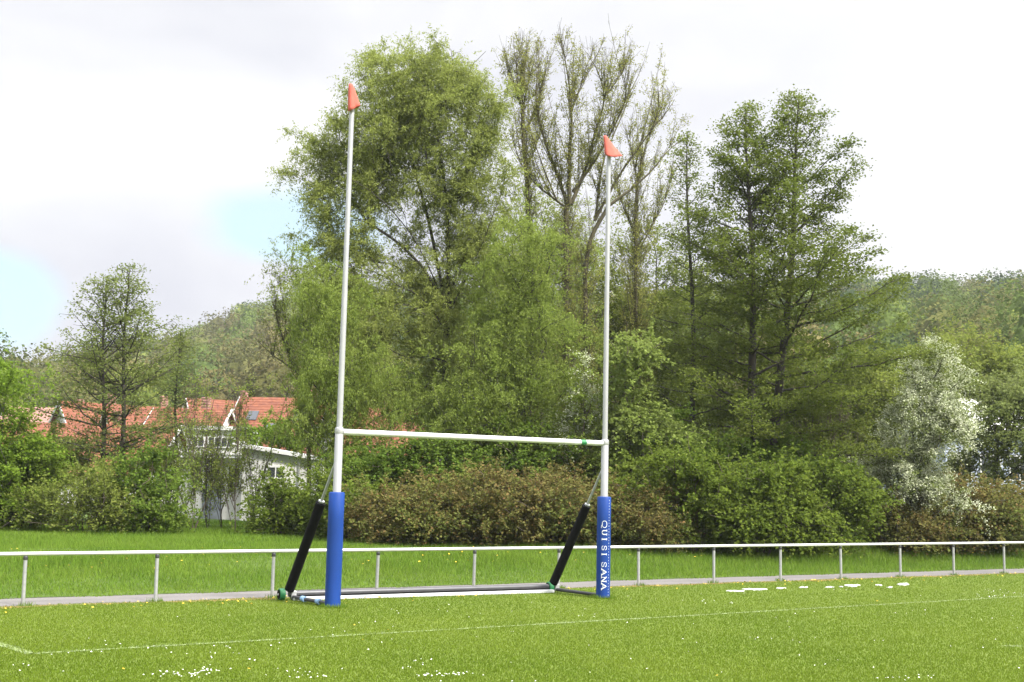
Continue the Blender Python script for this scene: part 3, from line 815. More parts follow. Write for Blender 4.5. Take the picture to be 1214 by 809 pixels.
def poplar(name, px, Y, limbs, label, seed, clus=20, r0=.16, shoots=1.25, barkmat=None, leafmat=None, tuft=.75, group=None):
    """trunk and limbs with steep bare shoots and thin tufts of young leaf"""
    rg = np.random.default_rng(seed); base = base_at(px, Y); brs = []; lc = []
    for li, (line, ra, rb, dspan) in enumerate(limbs):
        n_ = len(line); pts = np.array([P(x, y, Y+dspan*(j/(n_-1))**1.2)-base for j, (x, y) in enumerate(line)])
        if line[0][1] > 500: pts[0] = np.array([0, 0, -.1])
        # resample smoothly
        cum = np.concatenate([[0], np.cumsum(np.linalg.norm(np.diff(pts, axis=0), axis=1))]); m_ = max(4, int(cum[-1]/.35))
        q = np.linspace(0, cum[-1], m_); pp = np.stack([np.interp(q, cum, pts[:, i]) for i in range(3)], -1)
        for _ in range(3): pp[1:-1] = .5*pp[1:-1]+.25*(pp[:-2]+pp[2:])
        pp[1:] += np.cumsum(rg.normal(0, .012, (m_-1, 3)), 0)
        rad = (ra+(rb-ra)*(q/cum[-1])**.8)*.85
        brs.append((pp, rad))
        if li == 0 and line[0][1] > 500: st = .25; shoots_ = 2.2*shoots
        else: st = .05; shoots_ = shoots
        k = int(cum[-1]*5.2*shoots_)
        for fr in rg.uniform(st, 1, k):
            j = min(int(fr*(m_-1)), m_-2); p0 = pp[j]; tg = pp[j+1]-pp[j]; tg /= np.linalg.norm(tg)+1e-9
            az = rg.uniform(0, 6.28); out_ = np.array([math.cos(az), math.sin(az), 0]); sp_ = rg.uniform(.2, .62)
            dr = tg*.5+np.array([0, 0, .75])+out_*sp_; dr /= np.linalg.norm(dr)
            ln = rg.gamma(2.4, .55)*(1.2-.85*fr)+.3; ln = max(.15, min(ln, (P(px, 40, Y)[2]-base[2]-p0[2])/1.1)); mm = 5; tq = np.linspace(0, 1, mm)
            sp3 = p0+dr*(tq*ln)[:, None]+np.array([0, 0, 1.])*(.16*ln*tq**2)[:, None]+np.cumsum(rg.normal(0, .025, (mm, 3)), 0)
            brs.append((sp3, (.005+.005*ln)*(1-tq)+.003))
            # finer twigs and leaves on the lower part of the shoot
            for _ in range(int(2+ln*4)):
                fq = rg.uniform(.1, .95); pc = np.array([np.interp(fq, tq, sp3[:, i]) for i in range(3)])
                d2 = dr*.8+rg.normal(0, .45, 3); d2 /= np.linalg.norm(d2); l2 = rg.uniform(.15, .55)
                brs.append((np.array([pc, pc+d2*l2]), np.array([.006, .003])))
                if rg.random() < tuft*(1.35-fr*1.2):
                    kk = rg.poisson(clus); tt_ = rg.uniform(0, 1, kk)[:, None]
                    lc.append(pc+d2*l2*tt_+rg.normal(0, .075, (kk, 3)))
    return plant(name, base, label, 'tree', group, barkmat or M['bark_green'], leafmat or M['poplar'], tubes(brs), leaves(np.concatenate(lc), .075, .6, rg, .3))

# ------------------------------------------------------------------ the trees
crown_tree('willow_tree', 525, 43, [(498, 106, 58, 48), (465, 138, 72, 52), (430, 178, 60, 55), (405, 200, 32, 40), (535, 165, 60, 90), (568, 140, 26, 50), (386, 205, 20, 30), (388, 250, 24, 28), (440, 292, 45, 28), (490, 290, 34, 30), (448, 90, 26, 26), (500, 205, 75, 55), (415, 235, 55, 34), (570, 260, 45, 80),
            (390, 320, 45, 50), (465, 370, 80, 45), (545, 370, 75, 80), (470, 440, 70, 60), (580, 460, 60, 70)], 2400, 210, (.2, .2, .18), .088, .42, M['bark'], M['willow'],
           'tall broad willow with dense light olive crown behind the crossbar, largest tree of all', seed=21, bf=.18, rmax=.36, droop=.18, shell=2.4, up=.4, ldroop=.5,
           limbs=[([(527, 500), (528, 430), (530, 375)], None, 0), ([(515, 330), (490, 280), (455, 238), (418, 212), (395, 205)], (530, 375), -2.5), ([(505, 320), (470, 285), (425, 258), (385, 250)], (530, 375), -1.2), ([(520, 320), (508, 260), (494, 210), (470, 140), (455, 100)], (530, 375), 1.0),
                  ([(532, 310), (530, 240), (520, 165), (505, 105), (498, 80)], (530, 375), -.6), ([(542, 320), (548, 260), (556, 200), (562, 140)], (530, 375), 1.6), ([(548, 340), (572, 290), (590, 240)], (530, 375), -1.5), ([(500, 350), (450, 330), (400, 320)], (530, 400), -2.5), ([(560, 400), (590, 370)], (530, 430), -2.)])
crown_tree('willow_tree', 625, 40, [(622, 300, 42, 50), (600, 350, 60, 60), (640, 400, 55, 75), (590, 450, 70, 60), (630, 490, 55, 50), (540, 490, 50, 40)], 850, 150, (.2, .2, .2), .085, .42, M['bark'], M['willow2'],
           'lower bushy willow filling the space right of the big willow, behind the crossbar', seed=22, bf=.3, rmax=.22, droop=.3, up=.25, ldroop=.7)
crown_tree('willow_tree', 392, 40, [(385, 345, 38, 40), (372, 400, 32, 50), (400, 430, 40, 70), (385, 500, 32, 60), (440, 480, 45, 60)], 650, 150, (.17, .17, .28), .085, .38, M['bark'], M['willow2'],
           'smaller willow with hanging strands just left of the big willow, behind the nearer post', seed=23, bf=.3, rmax=.17, droop=.55, up=.1, ldroop=1.2)

poplar('poplar_tree', 676, 46, [
    ([(676, 560), (674, 400), (673, 317), (674, 242)], .19, .12, 0),
    ([(674, 244), (660, 205), (642, 157), (636, 113), (645, 75), (643, 56)], .10, .012, 1.0),
    ([(675, 242), (675, 198), (678, 131), (675, 92), (667, 48)], .11, .012, -.8),
    ([(677, 242), (693, 205), (708, 150), (719, 113), (712, 88), (697, 62)], .10, .012, 1.2),
    ([(679, 228), (708, 190), (734, 142), (748, 110), (735, 76)], .085, .012, -1.0),
    ([(671, 246), (634, 220), (616, 194), (604, 153)], .06, .012, .8),
    ([(678, 131), (690, 95), (705, 70), (712, 60)], .045, .01, .5), ([(719, 113), (735, 90), (745, 68)], .04, .01, .6)],
    'bare-topped poplar with a thick mossy trunk forking into many limbs behind the farther post', 31)
poplar('poplar_tree', 700, 47, [
    ([(698, 560), (693, 400), (693, 313), (699, 278), (719, 246)], .16, .09, 0),
    ([(719, 246), (755, 220), (775, 203), (790, 180), (812, 165)], .085, .012, .9),
    ([(705, 262), (738, 200), (775, 150), (783, 122), (780, 105)], .08, .012, -1.2), ([(775, 150), (797, 130), (800, 118)], .04, .01, 0),
    ([(705, 262), (715, 190), (740, 130), (748, 95)], .07, .012, 1.4)],
    'poplar with long bare limbs arching out to the right behind the farther post', 32, shoots=.8)
poplar('poplar_tree', 628, 48, [
    ([(632, 560), (628, 400), (625, 242), (621, 176), (619, 127)], .17, .09, 0),
    ([(619, 127), (604, 92), (596, 58)], .05, .01, .5), ([(620, 135), (612, 96), (613, 66)], .05, .01, -.6), ([(620, 130), (628, 96), (630, 64)], .05, .01, .7),
    ([(621, 160), (640, 120), (648, 82), (650, 66)], .055, .01, -.5), ([(620, 127), (618, 99), (622, 62)], .05, .01, 0), ([(623, 200), (638, 170), (642, 140)], .05, .01, .4)],
    'slim poplar whose bare trunk ends in an upright broom of twigs beside the big willow', 33, shoots=1.15)
poplar('poplar_tree', 755, 50, [
    ([(756, 560), (753, 400), (753, 298), (753, 231), (760, 190)], .16, .06, 0), ([(760, 190), (770, 160), (782, 125)], .05, .01, .5), ([(756, 215), (748, 180), (745, 150)], .05, .01, -.5),
    ([(755, 300), (790, 240), (800, 200)], .05, .01, .7), ([(754, 280), (735, 240), (728, 205)], .05, .01, -.4)],
    'thin poplar with feathery olive shoots between the farther post and the slender alder', 34, shoots=1.3)

pr = np.array([[0, 2.8], [.22, 4.4], [.4, 4.8], [.5, 4.2], [.62, 3.3], [.8, 2.1], [.92, 1.1], [1, .25]])
alder('alder_tree', 906, 40, [(897, 884, 128, -.3), (912, 948, 112, .5)], pr, 'tall twin-stemmed alder with tiered dark branches, right of the farther post', M['alder'], 41, clus=52, zmin=.2, rtrunk=.18, side=.1, size=.085, gap=.27, sigz=.085, dens=.98, tier=.13)
pr2 = np.array([[0, 1.2], [.3, 2.2], [.5, 1.9], [.7, 1.4], [.9, .8], [1, .2]])
alder('alder_tree', 818, 42.5, [(822, 815, 155, 0)], pr2, 'slender single-stemmed alder with thin see-through crown left of the twin alder', M['alder2'], 42, clus=26, zmin=.25, rtrunk=.12, dens=.85, size=.085, gap=.26)
pr3 = np.array([[0, 1.5], [.3, 2.8], [.5, 3.0], [.7, 2.1], [.88, 1.1], [1, .2]])
alder('alder_tree', 130, 42, [(120, 126, 332, 0), (140, 153, 318, .4)], pr3, 'airy two-stemmed alder standing above the red roofs, left of the goal', M['alder2'], 43, clus=30, zmin=.25, rtrunk=.1, dens=.72, size=.08, gap=.3)
pr4 = np.array([[0, .9], [.4, 1.4], [.7, .9], [1, .15]])
alder('alder_tree', 212, 47, [(208, 213, 392, 0)], pr4, 'thin alder with sparse crown next to the two-stemmed alder', M['alder2'], 44, clus=24, zmin=.25, rtrunk=.07, dens=.8, size=.08)

# leaning thin tree left of the goal
poplar('leaning_tree', 366, 45, [
    ([(366, 580), (366, 520), (362, 470), (350, 440), (338, 410), (325, 360)], .13, .03, 0), ([(364, 480), (372, 430), (368, 380), (352, 335)], .07, .01, .5),
    ([(350, 440), (318, 420), (300, 400)], .04, .01, -.5), ([(340, 412), (338, 360), (330, 330)], .03, .008, .4), ([(362, 470), (385, 420), (390, 390)], .05, .01, .5)],
    'leaning thin tree with crooked dark trunk and nearly bare twigs left of the nearer post', 35, shoots=.8, leafmat=M['olive'])

# bright young tree at the left edge, right-edge trees, pale tree, blossom trees
crown_tree('maple_tree', -8, 38, [(-5, 470, 40, 40), (-20, 540, 60, 60), (20, 570, 42, 50), (-60, 500, 50, 60)], 560, 130, (.2, .2, .16), .09, .75, M['bark'], M['bright'],
           'bright fresh green young tree cut by the left edge of the picture', seed=51, rmax=.14)
crown_tree('aspen_tree', 748, 38, [(748, 420, 22, 26), (745, 465, 34, 40), (760, 505, 34, 38), (728, 520, 26, 30), (790, 520, 26, 28)], 300, 62, (.17, .17, .2), .1, .8, M['twig'], M['pale'],
           'pale yellow-green young tree right beside the farther post', seed=52, rmax=.08)
crown_tree('hawthorn_tree', 1085, 39, [(1100, 440, 12, 24), (1095, 480, 34, 32), (1085, 520, 40, 36), (1075, 560, 38, 40), (1115, 500, 28, 26), (1130, 455, 12, 10), (1095, 590, 34, 25)], 480, 100, (.16, .16, .14), .08, .8, M['bark'], M['grey_green'],
           'hawthorn covered in white blossom near the right end of the fence', seed=53, rmax=.13, blossom=.6)
crown_tree('hawthorn_tree', 1085, 52, [(1095, 430, 26, 24), (1080, 470, 28, 30)], 220, 70, (.2, .2, .18), .1, .8, M['bark'], M['olive'],
           'partly blossoming tree rising behind the white hawthorn', seed=54, rmax=.1, blossom=.3)
crown_tree('blossom_shrub', 690, 38.5, [(686, 440, 12, 16), (692, 465, 16, 20), (690, 510, 26, 30)], 150, 50, (.16, .16, .15), .085, .8, M['twig'], M['willow2'],
           'slim shrub tipped with white blossom between crossbar and bare poplars', seed=55, rmax=.06, blossom=.3)
crown_tree('broadleaf_tree', 1185, 47, [(1185, 500, 55, 40), (1215, 520, 60, 60), (1170, 560, 50, 50), (1240, 490, 50, 40)], 520, 85, (.26, .26, .24), .12, .7, M['bark'], M['grey_green'],
           'dense grey-green tree at the right edge beyond the fence', seed=56, rmax=.2)
crown_tree('broadleaf_tree', 1150, 62, [(1145, 440, 55, 40), (1180, 460, 50, 40), (1120, 480, 50, 40)], 420, 80, (.35, .35, .3), .15, .7, M['bark'], M['olive'],
           'round olive tree between the hawthorn and the wooded hill', seed=57, rmax=.2)
crown_tree('broadleaf_tree', 1035, 50, [(1030, 480, 50, 50), (1005, 530, 50, 50), (1050, 560, 45, 50)], 420, 85, (.28, .28, .26), .12, .7, M['bark'], M['olive'],
           'olive tree filling the gap between twin alder and white hawthorn', seed=58, rmax=.15)
crown_tree('broadleaf_tree', 850, 50, [(840, 400, 55, 60), (870, 470, 70, 60), (800, 470, 50, 60), (940, 440, 60, 60), (980, 480, 50, 50)], 620, 85, (.3, .3, .28), .13, .7, M['bark'], M['alder'],
           'broad dark green tree standing behind both alders', seed=59, rmax=.2)
crown_tree('broadleaf_tree', 722, 52, [(720, 370, 45, 60), (700, 430, 55, 60), (760, 400, 45, 60), (735, 480, 60, 50)], 460, 85, (.3, .3, .28), .13, .6, M['bark'], M['olive'],
           'olive tree behind the farther post filling under the bare poplars', seed=60, rmax=.18)
crown_tree('broadleaf_tree', 775, 53, [(770, 290, 40, 45), (745, 330, 40, 50), (800, 340, 45, 50), (700, 320, 35, 40), (840, 350, 40, 50)], 420, 60, (.3, .3, .28), .1, .7, M['bark'], M['olive'],
           'thin-crowned tree seen through the gaps between bare poplars and alders', seed=62, rmax=.13)
crown_tree('broadleaf_tree', 640, 50, [(640, 270, 40, 40), (665, 310, 45, 45), (620, 320, 45, 45), (680, 280, 30, 36)], 420, 85, (.26, .26, .24), .09, .6, M['bark'], M['willow'],
           'light green tree standing around the bare poplar trunks', seed=63, rmax=.13)
crown_tree('broadleaf_tree', 600, 52, [(590, 380, 60, 70), (540, 470, 80, 60), (640, 450, 60, 70)], 420, 85, (.3, .3, .28), .13, .6, M['bark'], M['darkgreen'],
           'dark tree hidden behind the two willows', seed=61, rmax=.18)

# understorey: bushes, each of its own shape
def bush(name, px, Y, lobes, mat, label, seed, npts=260, per=95, size=.1, group=None, stems=6, sig=(.2, .2, .18), asp=.75, **kw):
    return crown_tree(name, px, Y, lobes, npts, per, sig, size, asp, M['twig'], mat, label, 'shrub', group, seed=seed, stems=stems, rmax=.09, bf=.5, crown='foliage', trunk='stems', shell=1.6, **kw)
bush('shrub', 825, 35, [(825, 570, 52, 36), (800, 600, 40, 40), (850, 605, 50, 36)], M['green'], 'rounded dark green shrub nearest the farther post, right of it', 71, 420)
bush('shrub', 905, 35.5, [(905, 575, 52, 34), (890, 610, 55, 34), (935, 610, 40, 34)], M['green'], 'middle one of three rounded green shrubs behind the right half of the fence', 72, 420)
bush('shrub', 990, 37, [(985, 585, 45, 32), (1000, 605, 38, 34), (965, 615, 40, 30)], M['green'], 'light green shrub beside the brown bushes under the hawthorn', 73, 360, per=85)
bush('shrub', 870, 39, [(870, 545, 50, 30), (930, 550, 45, 28), (815, 545, 45, 30)], M['darkgreen'], 'darker shrub peeping over the rounded green shrubs below the twin alder', 74, 300)
# russet hedge shrubs: two shapes, copied
gh = 'russet shrubs lining the verge under the willows'
ha = bush('russet_shrub', 470, 34.5, [(470, 606, 48, 26), (448, 622, 40, 24), (500, 620, 42, 28)], M['brown'], 'russet-leaved shrub just right of the nearer blue post pad', 75, 360, per=80, size=.085, group=gh)
hb = bush('russet_shrub', 640, 35, [(640, 604, 46, 27), (612, 622, 42, 24), (670, 618, 42, 28)], M['brown'], 'russet-leaved shrub left of the slanting black pad of the farther post', 76, 360, per=80, size=.085, group=gh)
hc = bush('russet_shrub', 560, 36.5, [(560, 594, 40, 30), (535, 614, 40, 30), (590, 608, 40, 32)], M['olive'], 'taller greenish shrub standing among the russet ones, below the middle of the crossbar', 77, 340, per=80, size=.085, group=gh)
lab = ['russet shrub below the middle of the crossbar, just left of its centre', 'russet shrub below the middle of the crossbar, just right of its centre', 'reddish shrub behind the lettered blue post pad', 'last russet shrub, between lettered pad and the rounded green shrubs', 'low russet bush filling the second row right of the nearer post', 'low russet bush filling the second row left of the farther post',
       'russet shrub at the foot of the white hawthorn', 'russet shrub right of the white hawthorn', 'russet shrub at the right edge behind the fence', 'russet shrub farthest right, cut by the edge of the picture']
for i, (px, Y, rz, s) in enumerate([(528, 35, 1.2, 1.0), (585, 35, 2.6, 1.03), (728, 35, .7, 1.05), (785, 34.5, 4.0, .78), (505, 37.5, 3.3, 1.12), (660, 38, 5.1, 1.12), (1075, 38.5, 2.2, .95), (1135, 40, .4, 1.2), (1190, 42, 3.7, 1.15), (1245, 44, 5.3, 1.2)]):
    copy_thing((ha, hb)[i % 2], base_at(px, Y), rz, (s*1.0, s*1.0, s*random.uniform(.85, 1.15)), lab[i], gh if i < 6 else 'russet shrubs near the hawthorn')
# green undergrowth behind the russet row
bush('undergrowth_shrub', 470, 38.5, [(470, 545, 50, 32), (430, 570, 40, 30), (520, 555, 45, 30)], M['darkgreen'], 'dark green shrub under the willows, left half of the crossbar', 81, 360)
bush('undergrowth_shrub', 600, 39, [(600, 540, 55, 32), (650, 550, 45, 30), (560, 560, 40, 26)], M['darkgreen'], 'dark green shrub under the willows, right half of the crossbar', 82, 360)
bush('undergrowth_shrub', 700, 39, [(700, 545, 38, 30), (735, 560, 36, 30), (770, 555, 36, 30)], M['willow2'], 'green shrub under the pale young tree by the farther post', 83, 300)
bush('undergrowth_shrub', 405, 36.5, [(405, 590, 30, 36), (385, 600, 26, 30), (425, 610, 26, 30)], M['green'], 'loose green shrub behind the nearer blue post pad', 84, 220, per=70)
# left-hand shrubs in front of the houses
bush('loose_shrub', 100, 37, [(100, 590, 42, 34), (75, 605, 32, 28), (125, 605, 34, 28)], M['olive'], 'loose olive shrub at the foot of the two-stemmed alder', 85, 260, per=75, asp=.5)
bush('loose_shrub', 30, 39, [(35, 560, 36, 40), (55, 595, 36, 36), (10, 600, 40, 34)], M['green'], 'green shrub beside the bright young tree at the left edge', 86, 300, per=75)
bush('loose_shrub', 178, 38, [(178, 575, 30, 42), (160, 595, 28, 32), (200, 600, 22, 28)], M['darkgreen'], 'dark loose shrub left of the white building', 87, 240, per=70)
bush('loose_shrub', 330, 38, [(325, 604, 34, 24), (352, 600, 30, 30), (340, 615, 40, 18)], M['green'], 'loose green shrub in front of the white building, left of the black brace pad', 88, 240, per=60)
bush('loose_shrub', 60, 44, [(60, 546, 45, 24), (105, 552, 36, 26), (170, 552, 36, 26)], M['olive'], 'olive shrubbery before the red roofs behind the two-stemmed alder', 89, 300, per=60)
gs = 'thin saplings in front of the white building'
def sapling(px, Y, top, label, seed, lm, clus=26, sp_=1.0):
    t_ = [(px, 640), (px+random.uniform(-3, 3), 590), (px+random.uniform(-6, 6), (600+top)/2), (px+random.uniform(-8, 8), top)]
    return poplar('sapling', px, Y, [(t_, .026, .006, .2), ([t_[1], (px+random.uniform(-22, 22), 560), (px+random.uniform(-26, 26), 530)], .018, .006, .3), ([t_[2], (px+random.uniform(-20, 20), (top+540)/2)], .014, .006, -.3)], label, seed, clus=clus, shoots=sp_, leafmat=lm, group=gs, barkmat=M['twig'])
for i, (px, top, lbl) in enumerate([(228, 470, 'tall thin sapling before the left end of the white building'), (247, 520, 'short thin sapling before the white wall, left of the paired stems'), (264, 500, 'left stem of the two saplings standing close together before the white wall'),
                                    (279, 470, 'right stem of the two saplings standing close together before the white wall'), (300, 540, 'short bushy sapling left of the dark square window'), (205, 520, 'thin sapling left of the white wall')]):
    sapling(px, 40+i % 3, top, lbl, 90+i, M['olive'] if i % 2 else M['willow2'], sp_=.35)
for i, (px, top, lbl) in enumerate([(962, 470, 'leftmost thin grey stem below the right side of the twin alder'), (978, 465, 'middle thin grey stem below the right side of the twin alder'), (992, 470, 'rightmost thin grey stem below the right side of the twin alder')]):
    o = sapling(px, 42, top, lbl, 101+i, M['alder'], sp_=.6); o['group'] = 'thin stems below the twin alder'
bush('yellow_shrub', 315, 62, [(315, 520, 30, 14), (345, 515, 24, 16)], M['bright'], 'bright yellow-green shrub behind the flat roof of the white building', 105, 160, per=80, size=.13)

# ------------------------------------------------------------------ buildings
def window(parent, c, u, wd, ht, nrm):
    """c: centre on the wall, u: direction along the wall, nrm: out of the wall"""
    ang = math.atan2(u[1], u[0]); c = np.array(c, float); nrm = np.array(nrm, float)
    b = MB()
    t = .07
    for dx, dz, sx, sz in ((0, ht/2-t/2, wd, t), (0, -ht/2+t/2, wd, t), (-wd/2+t/2, 0, t, ht-2*t), (wd/2-t/2, 0, t, ht-2*t), (0, 0, t*.7, ht-2*t)):
        b.box(c+np.array([u[0]*dx, u[1]*dx, dz])+nrm*.02, (sx, .1, sz), ang)
    f = b.build('window', M['frame_white'], parent)
    MB().box(c+nrm*.012, (wd-2*t, .05, ht-2*t), ang).build('pane', M['pane'], f)

def house(px, Y, rz, ln, dp, wh, rh, wallm, roofm, label, gable=None, chim=True, skyl=0, wins=3, z=None):
    b = base_at(px, Y)
    if z is not None: b[2] = z
    root = empty('house', b, rz); tag(root, label, 'house', None)
    l, d = ln/2, dp/2
    pts = [(-l, -d, -.3), (l, -d, -.3), (l, d, -.3), (-l, d, -.3), (-l, -d, wh), (l, -d, wh), (l, d, wh), (-l, d, wh), (-l, 0, wh+rh), (l, 0, wh+rh)]
    MB().poly(pts, [(0, 1, 5, 4), (2, 3, 7, 6), (1, 2, 6, 9, 5), (3, 0, 4, 8, 7), (0, 3, 2, 1)]).build('wall', wallm, root)
    if gable:
        gm = MB()
        for sx in (-1, 1): gm.poly([(sx*(l+.03), -d, wh-.4), (sx*(l+.03), d, wh-.4), (sx*(l+.03), d, wh), (sx*(l+.03), 0, wh+rh), (sx*(l+.03), -d, wh)], [(0, 1, 2, 3, 4)])
        gm.build('gable', gable, root)
    e = .45; rl = l+.4; t = .18
    k = rh/d
    rf = MB().poly([(-rl, -d-e, wh-k*e+.03), (rl, -d-e, wh-k*e+.03), (rl, 0, wh+rh+.03), (-rl, 0, wh+rh+.03), (rl, d+e, wh-k*e+.03), (-rl, d+e, wh-k*e+.03),
                    (-rl, -d-e, wh-k*e+t), (rl, -d-e, wh-k*e+t), (rl, 0, wh+rh+t), (-rl, 0, wh+rh+t), (rl, d+e, wh-k*e+t), (-rl, d+e, wh-k*e+t)],
                   [(6, 7, 8, 9), (9, 8, 10, 11), (1, 0, 3, 2), (2, 3, 5, 4), (0, 1, 7, 6), (4, 5, 11, 10), (1, 2, 8, 7), (2, 4, 10, 8), (0, 6, 9, 3), (3, 9, 11, 5)]).build('roof', roofm, root)
    for sx in (-1, 1):      # white verge board along each gable
        x0 = sx*(rl+.03); x1 = x0+sx*.05; zl_, zr_ = wh-k*e, wh+rh
        sec = [(-d-e, zl_-.1), (0, zr_-.1), (d+e, zl_-.1), (d+e, zl_+t+.02), (0, zr_+t+.02), (-d-e, zl_+t+.02)]
        MB().poly([(x0, *q_) for q_ in sec]+[(x1, *q_) for q_ in sec], [(0, 1, 4, 5), (1, 2, 3, 4), (6, 7, 10, 11), (7, 8, 9, 10)]+[(j, (j+1) % 6, 6+(j+1) % 6, 6+j) for j in range(6)]).build('verge_board', M['frame_white'], root)
    if chim: MB().box((l*.35, .3, wh+rh+.35), (.6, .6, 1.5), 0, .03).build('chimney', M['roof_brown'], rf)
    for i in range(skyl):
        x = -l+ln*(i+.7)/(skyl+.4); yy = -d*(.62 if i % 2 else .38); zz = wh+rh*(1-abs(yy)/d)+t+.02
        s = MB(); an = math.atan2(rh, d)
        Mx = Matrix.Translation((x, yy, zz)) @ Matrix.Rotation(an, 4, 'X') @ Matrix.Diagonal((.85, 1.1, .12, 1))
        r = bmesh.ops.create_cube(s.b, size=1, matrix=Mx); s.build('skylight', M['pane'], rf)
    for i in range(wins):
        x = -l+ln*(i+.5)/wins
        window(root, (x, -d, wh*.62), (1, 0, 0), 1.2, 1.25, (0, -1, 0))
    for yy in (-d*.35, d*.35):
        for sx in (-1, 1): window(root, (sx*(l+(.03 if gable else 0)), yy, wh*.7), (0, 1, 0), 1.0, 1.2, (sx, 0, 0))
    return root

house(343, 100, -.12, 8.5, 9, 4.2, 4.4, M['wall_white'], M['roof_red'], 'house with a broad red roof full of skylights, rightmost of the red roofs', skyl=4)
house(268, 104, .55, 7.0, 7.5, 4.6, 3.9, M['wall_white'], M['roof_red'], 'house with faded red roof and grey gable trimmed in white', gable=M['wall_slate'])
house(222, 98, -.2, 6.0, 7, 4.0, 3.4, M['wall_white'], M['roof_red'], 'small red-roofed house left of the grey gable')
house(172, 100, .5, 6.5, 7, 4.0, 3.6, M['wall_white'], M['roof_red'], 'orange-red roofed house half hidden right of the two-stemmed alder')
house(112, 104, .75, 6.5, 7, 4.4, 3.6, M['wall_white'], M['roof_red'], 'house with white gable seen between the two alder stems')
house(66, 120, .1, 10, 8, 4.8, 3.6, M['wall_grey'], M['roof_brown'], 'brown-roofed house farthest left, behind the red roofs')
house(95, 84, -.1, 13, 9, 2.2, 3.2, M['wall_white'], M['roof_red'], 'long low house with deep red roof in front of the other roofs')
house(440, 95, .5, 7, 7, 4.0, 3.6, M['wall_white'], M['roof_red'], 'white house barely visible through the willow behind the nearer post')
house(1135, 60, .3, 5.0, 5, 5.0, 1.4, M['wall_blue'], M['roof_grey'], 'pale blue-grey building glimpsed through the branches right of the hawthorn', chim=False)
house(1215, 105, .2, 8, 7, 6.0, 2.5, M['wall_blue'], M['roof_grey'], 'blue-grey building below the wooded hill at the right edge', chim=False)

# the white building: a low block with a slightly sloping sheet roof
wb = base_at(285, 52); wbr = empty('white_building', wb, 0)
tag(wbr, 'low white building with sloping sheet roof and dark square window behind saplings', 'building')
xl = P(206, 560, 52)[0]-wb[0]; xm = P(287, 560, 52)[0]-wb[0]; xr = P(363, 560, 52)[0]-wb[0]
z0 = P(287, 531, 52)[2]-wb[2]; z1 = P(362, 545, 52)[2]-wb[2]; zl = P(240, 543, 52)[2]-wb[2]
MB().poly([(xm, 0, -.3), (xr, .6, -.3), (xr, 6, -.3), (xm, 6, -.3), (xm, 0, z0), (xr, .6, z1), (xr, 6, z1), (xm, 6, z0)], [(0, 1, 5, 4), (1, 2, 6, 5), (2, 3, 7, 6), (3, 0, 4, 7), (0, 3, 2, 1), (4, 5, 6, 7)]).build('wall', M['wall_white'], wbr)
MB().poly([(xl, .5, -.3), (xm-.02, .5, -.3), (xm-.02, 6, -.3), (xl, 6, -.3), (xl, .5, zl), (xm-.02, .5, zl), (xm-.02, 6, zl), (xl, 6, zl)], [(0, 1, 5, 4), (1, 2, 6, 5), (2, 3, 7, 6), (3, 0, 4, 7), (0, 3, 2, 1), (4, 5, 6, 7)]).build('wing_wall', M['wall_white'], wbr)
MB().poly([(xm-.1, -.25, z0+.02), (xr+.15, .35, z1+.02), (xr+.15, 6.2, z1+.02), (xm-.1, 6.2, z0+.02), (xm-.1, -.25, z0+.18), (xr+.15, .35, z1+.18), (xr+.15, 6.2, z1+.18), (xm-.1, 6.2, z0+.18)],
          [(0, 1, 5, 4), (1, 2, 6, 5), (2, 3, 7, 6), (3, 0, 4, 7), (0, 3, 2, 1), (4, 5, 6, 7)]).build('roof', M['frame_white'], wbr)
MB().box(((xl+xm)/2-.02, 3.1, zl+.09), (xm-xl-.1, 6, .14)).build('wing_roof', M['roof_grey'], wbr)
def wbx(px): return P(px, 560, 52)[0]-wb[0]
sl_ = .6/(xr-xm)
uu = np.array([1, sl_, 0]); uu /= np.linalg.norm(uu); nn_ = np.array([uu[1], -uu[0], 0])
window(wbr, (wbx(325), (wbx(325)-xm)*sl_, P(325, 560, 52)[2]-wb[2]), uu, .8, .55, nn_)
for px, yy, ww, hh in ((231, 567, .6, .95), (275, 567, .6, .95)): window(wbr, (wbx(px), .5, P(px, yy, 52)[2]-wb[2]), (1, 0, 0), ww, hh, (0, -1, 0))
dr = MB().box((wbx(250), .485, .75), (.85, .06, 1.6)).build('door', M['wall_slate'], wbr)
MB().tube((wbx(250)+.3, .44, .75), (wbx(250)+.3, .44, .9), .02, n=8).build('handle', M['galv'], dr)
MB().tube((wbx(352), .45, 0), (wbx(352), .45, z1-.05), .04, n=10).build('downpipe', M['galv'], wbr)
fb = base_at(247, 66); fbr = empty('flat_roof_building', fb); tag(fbr, 'pale flat-roofed building between the white building and the red roofs', 'building')
zt = P(247, 508, 66)[2]-fb[2]; hw = 30*66/F
MB().box((0, 3, zt/2-.2), (2*hw, 6, zt+.2)).build('wall', M['wall_white'], fbr)
MB().box((0, 3, zt+.02), (2*hw+.4, 6.4, .22)).build('roof', M['frame_white'], fbr)
for dx in (-.55, .1, .6): window(fbr, (dx*hw, 0, zt-.75), (1, 0, 0), .75, .6, (0, -1, 0))

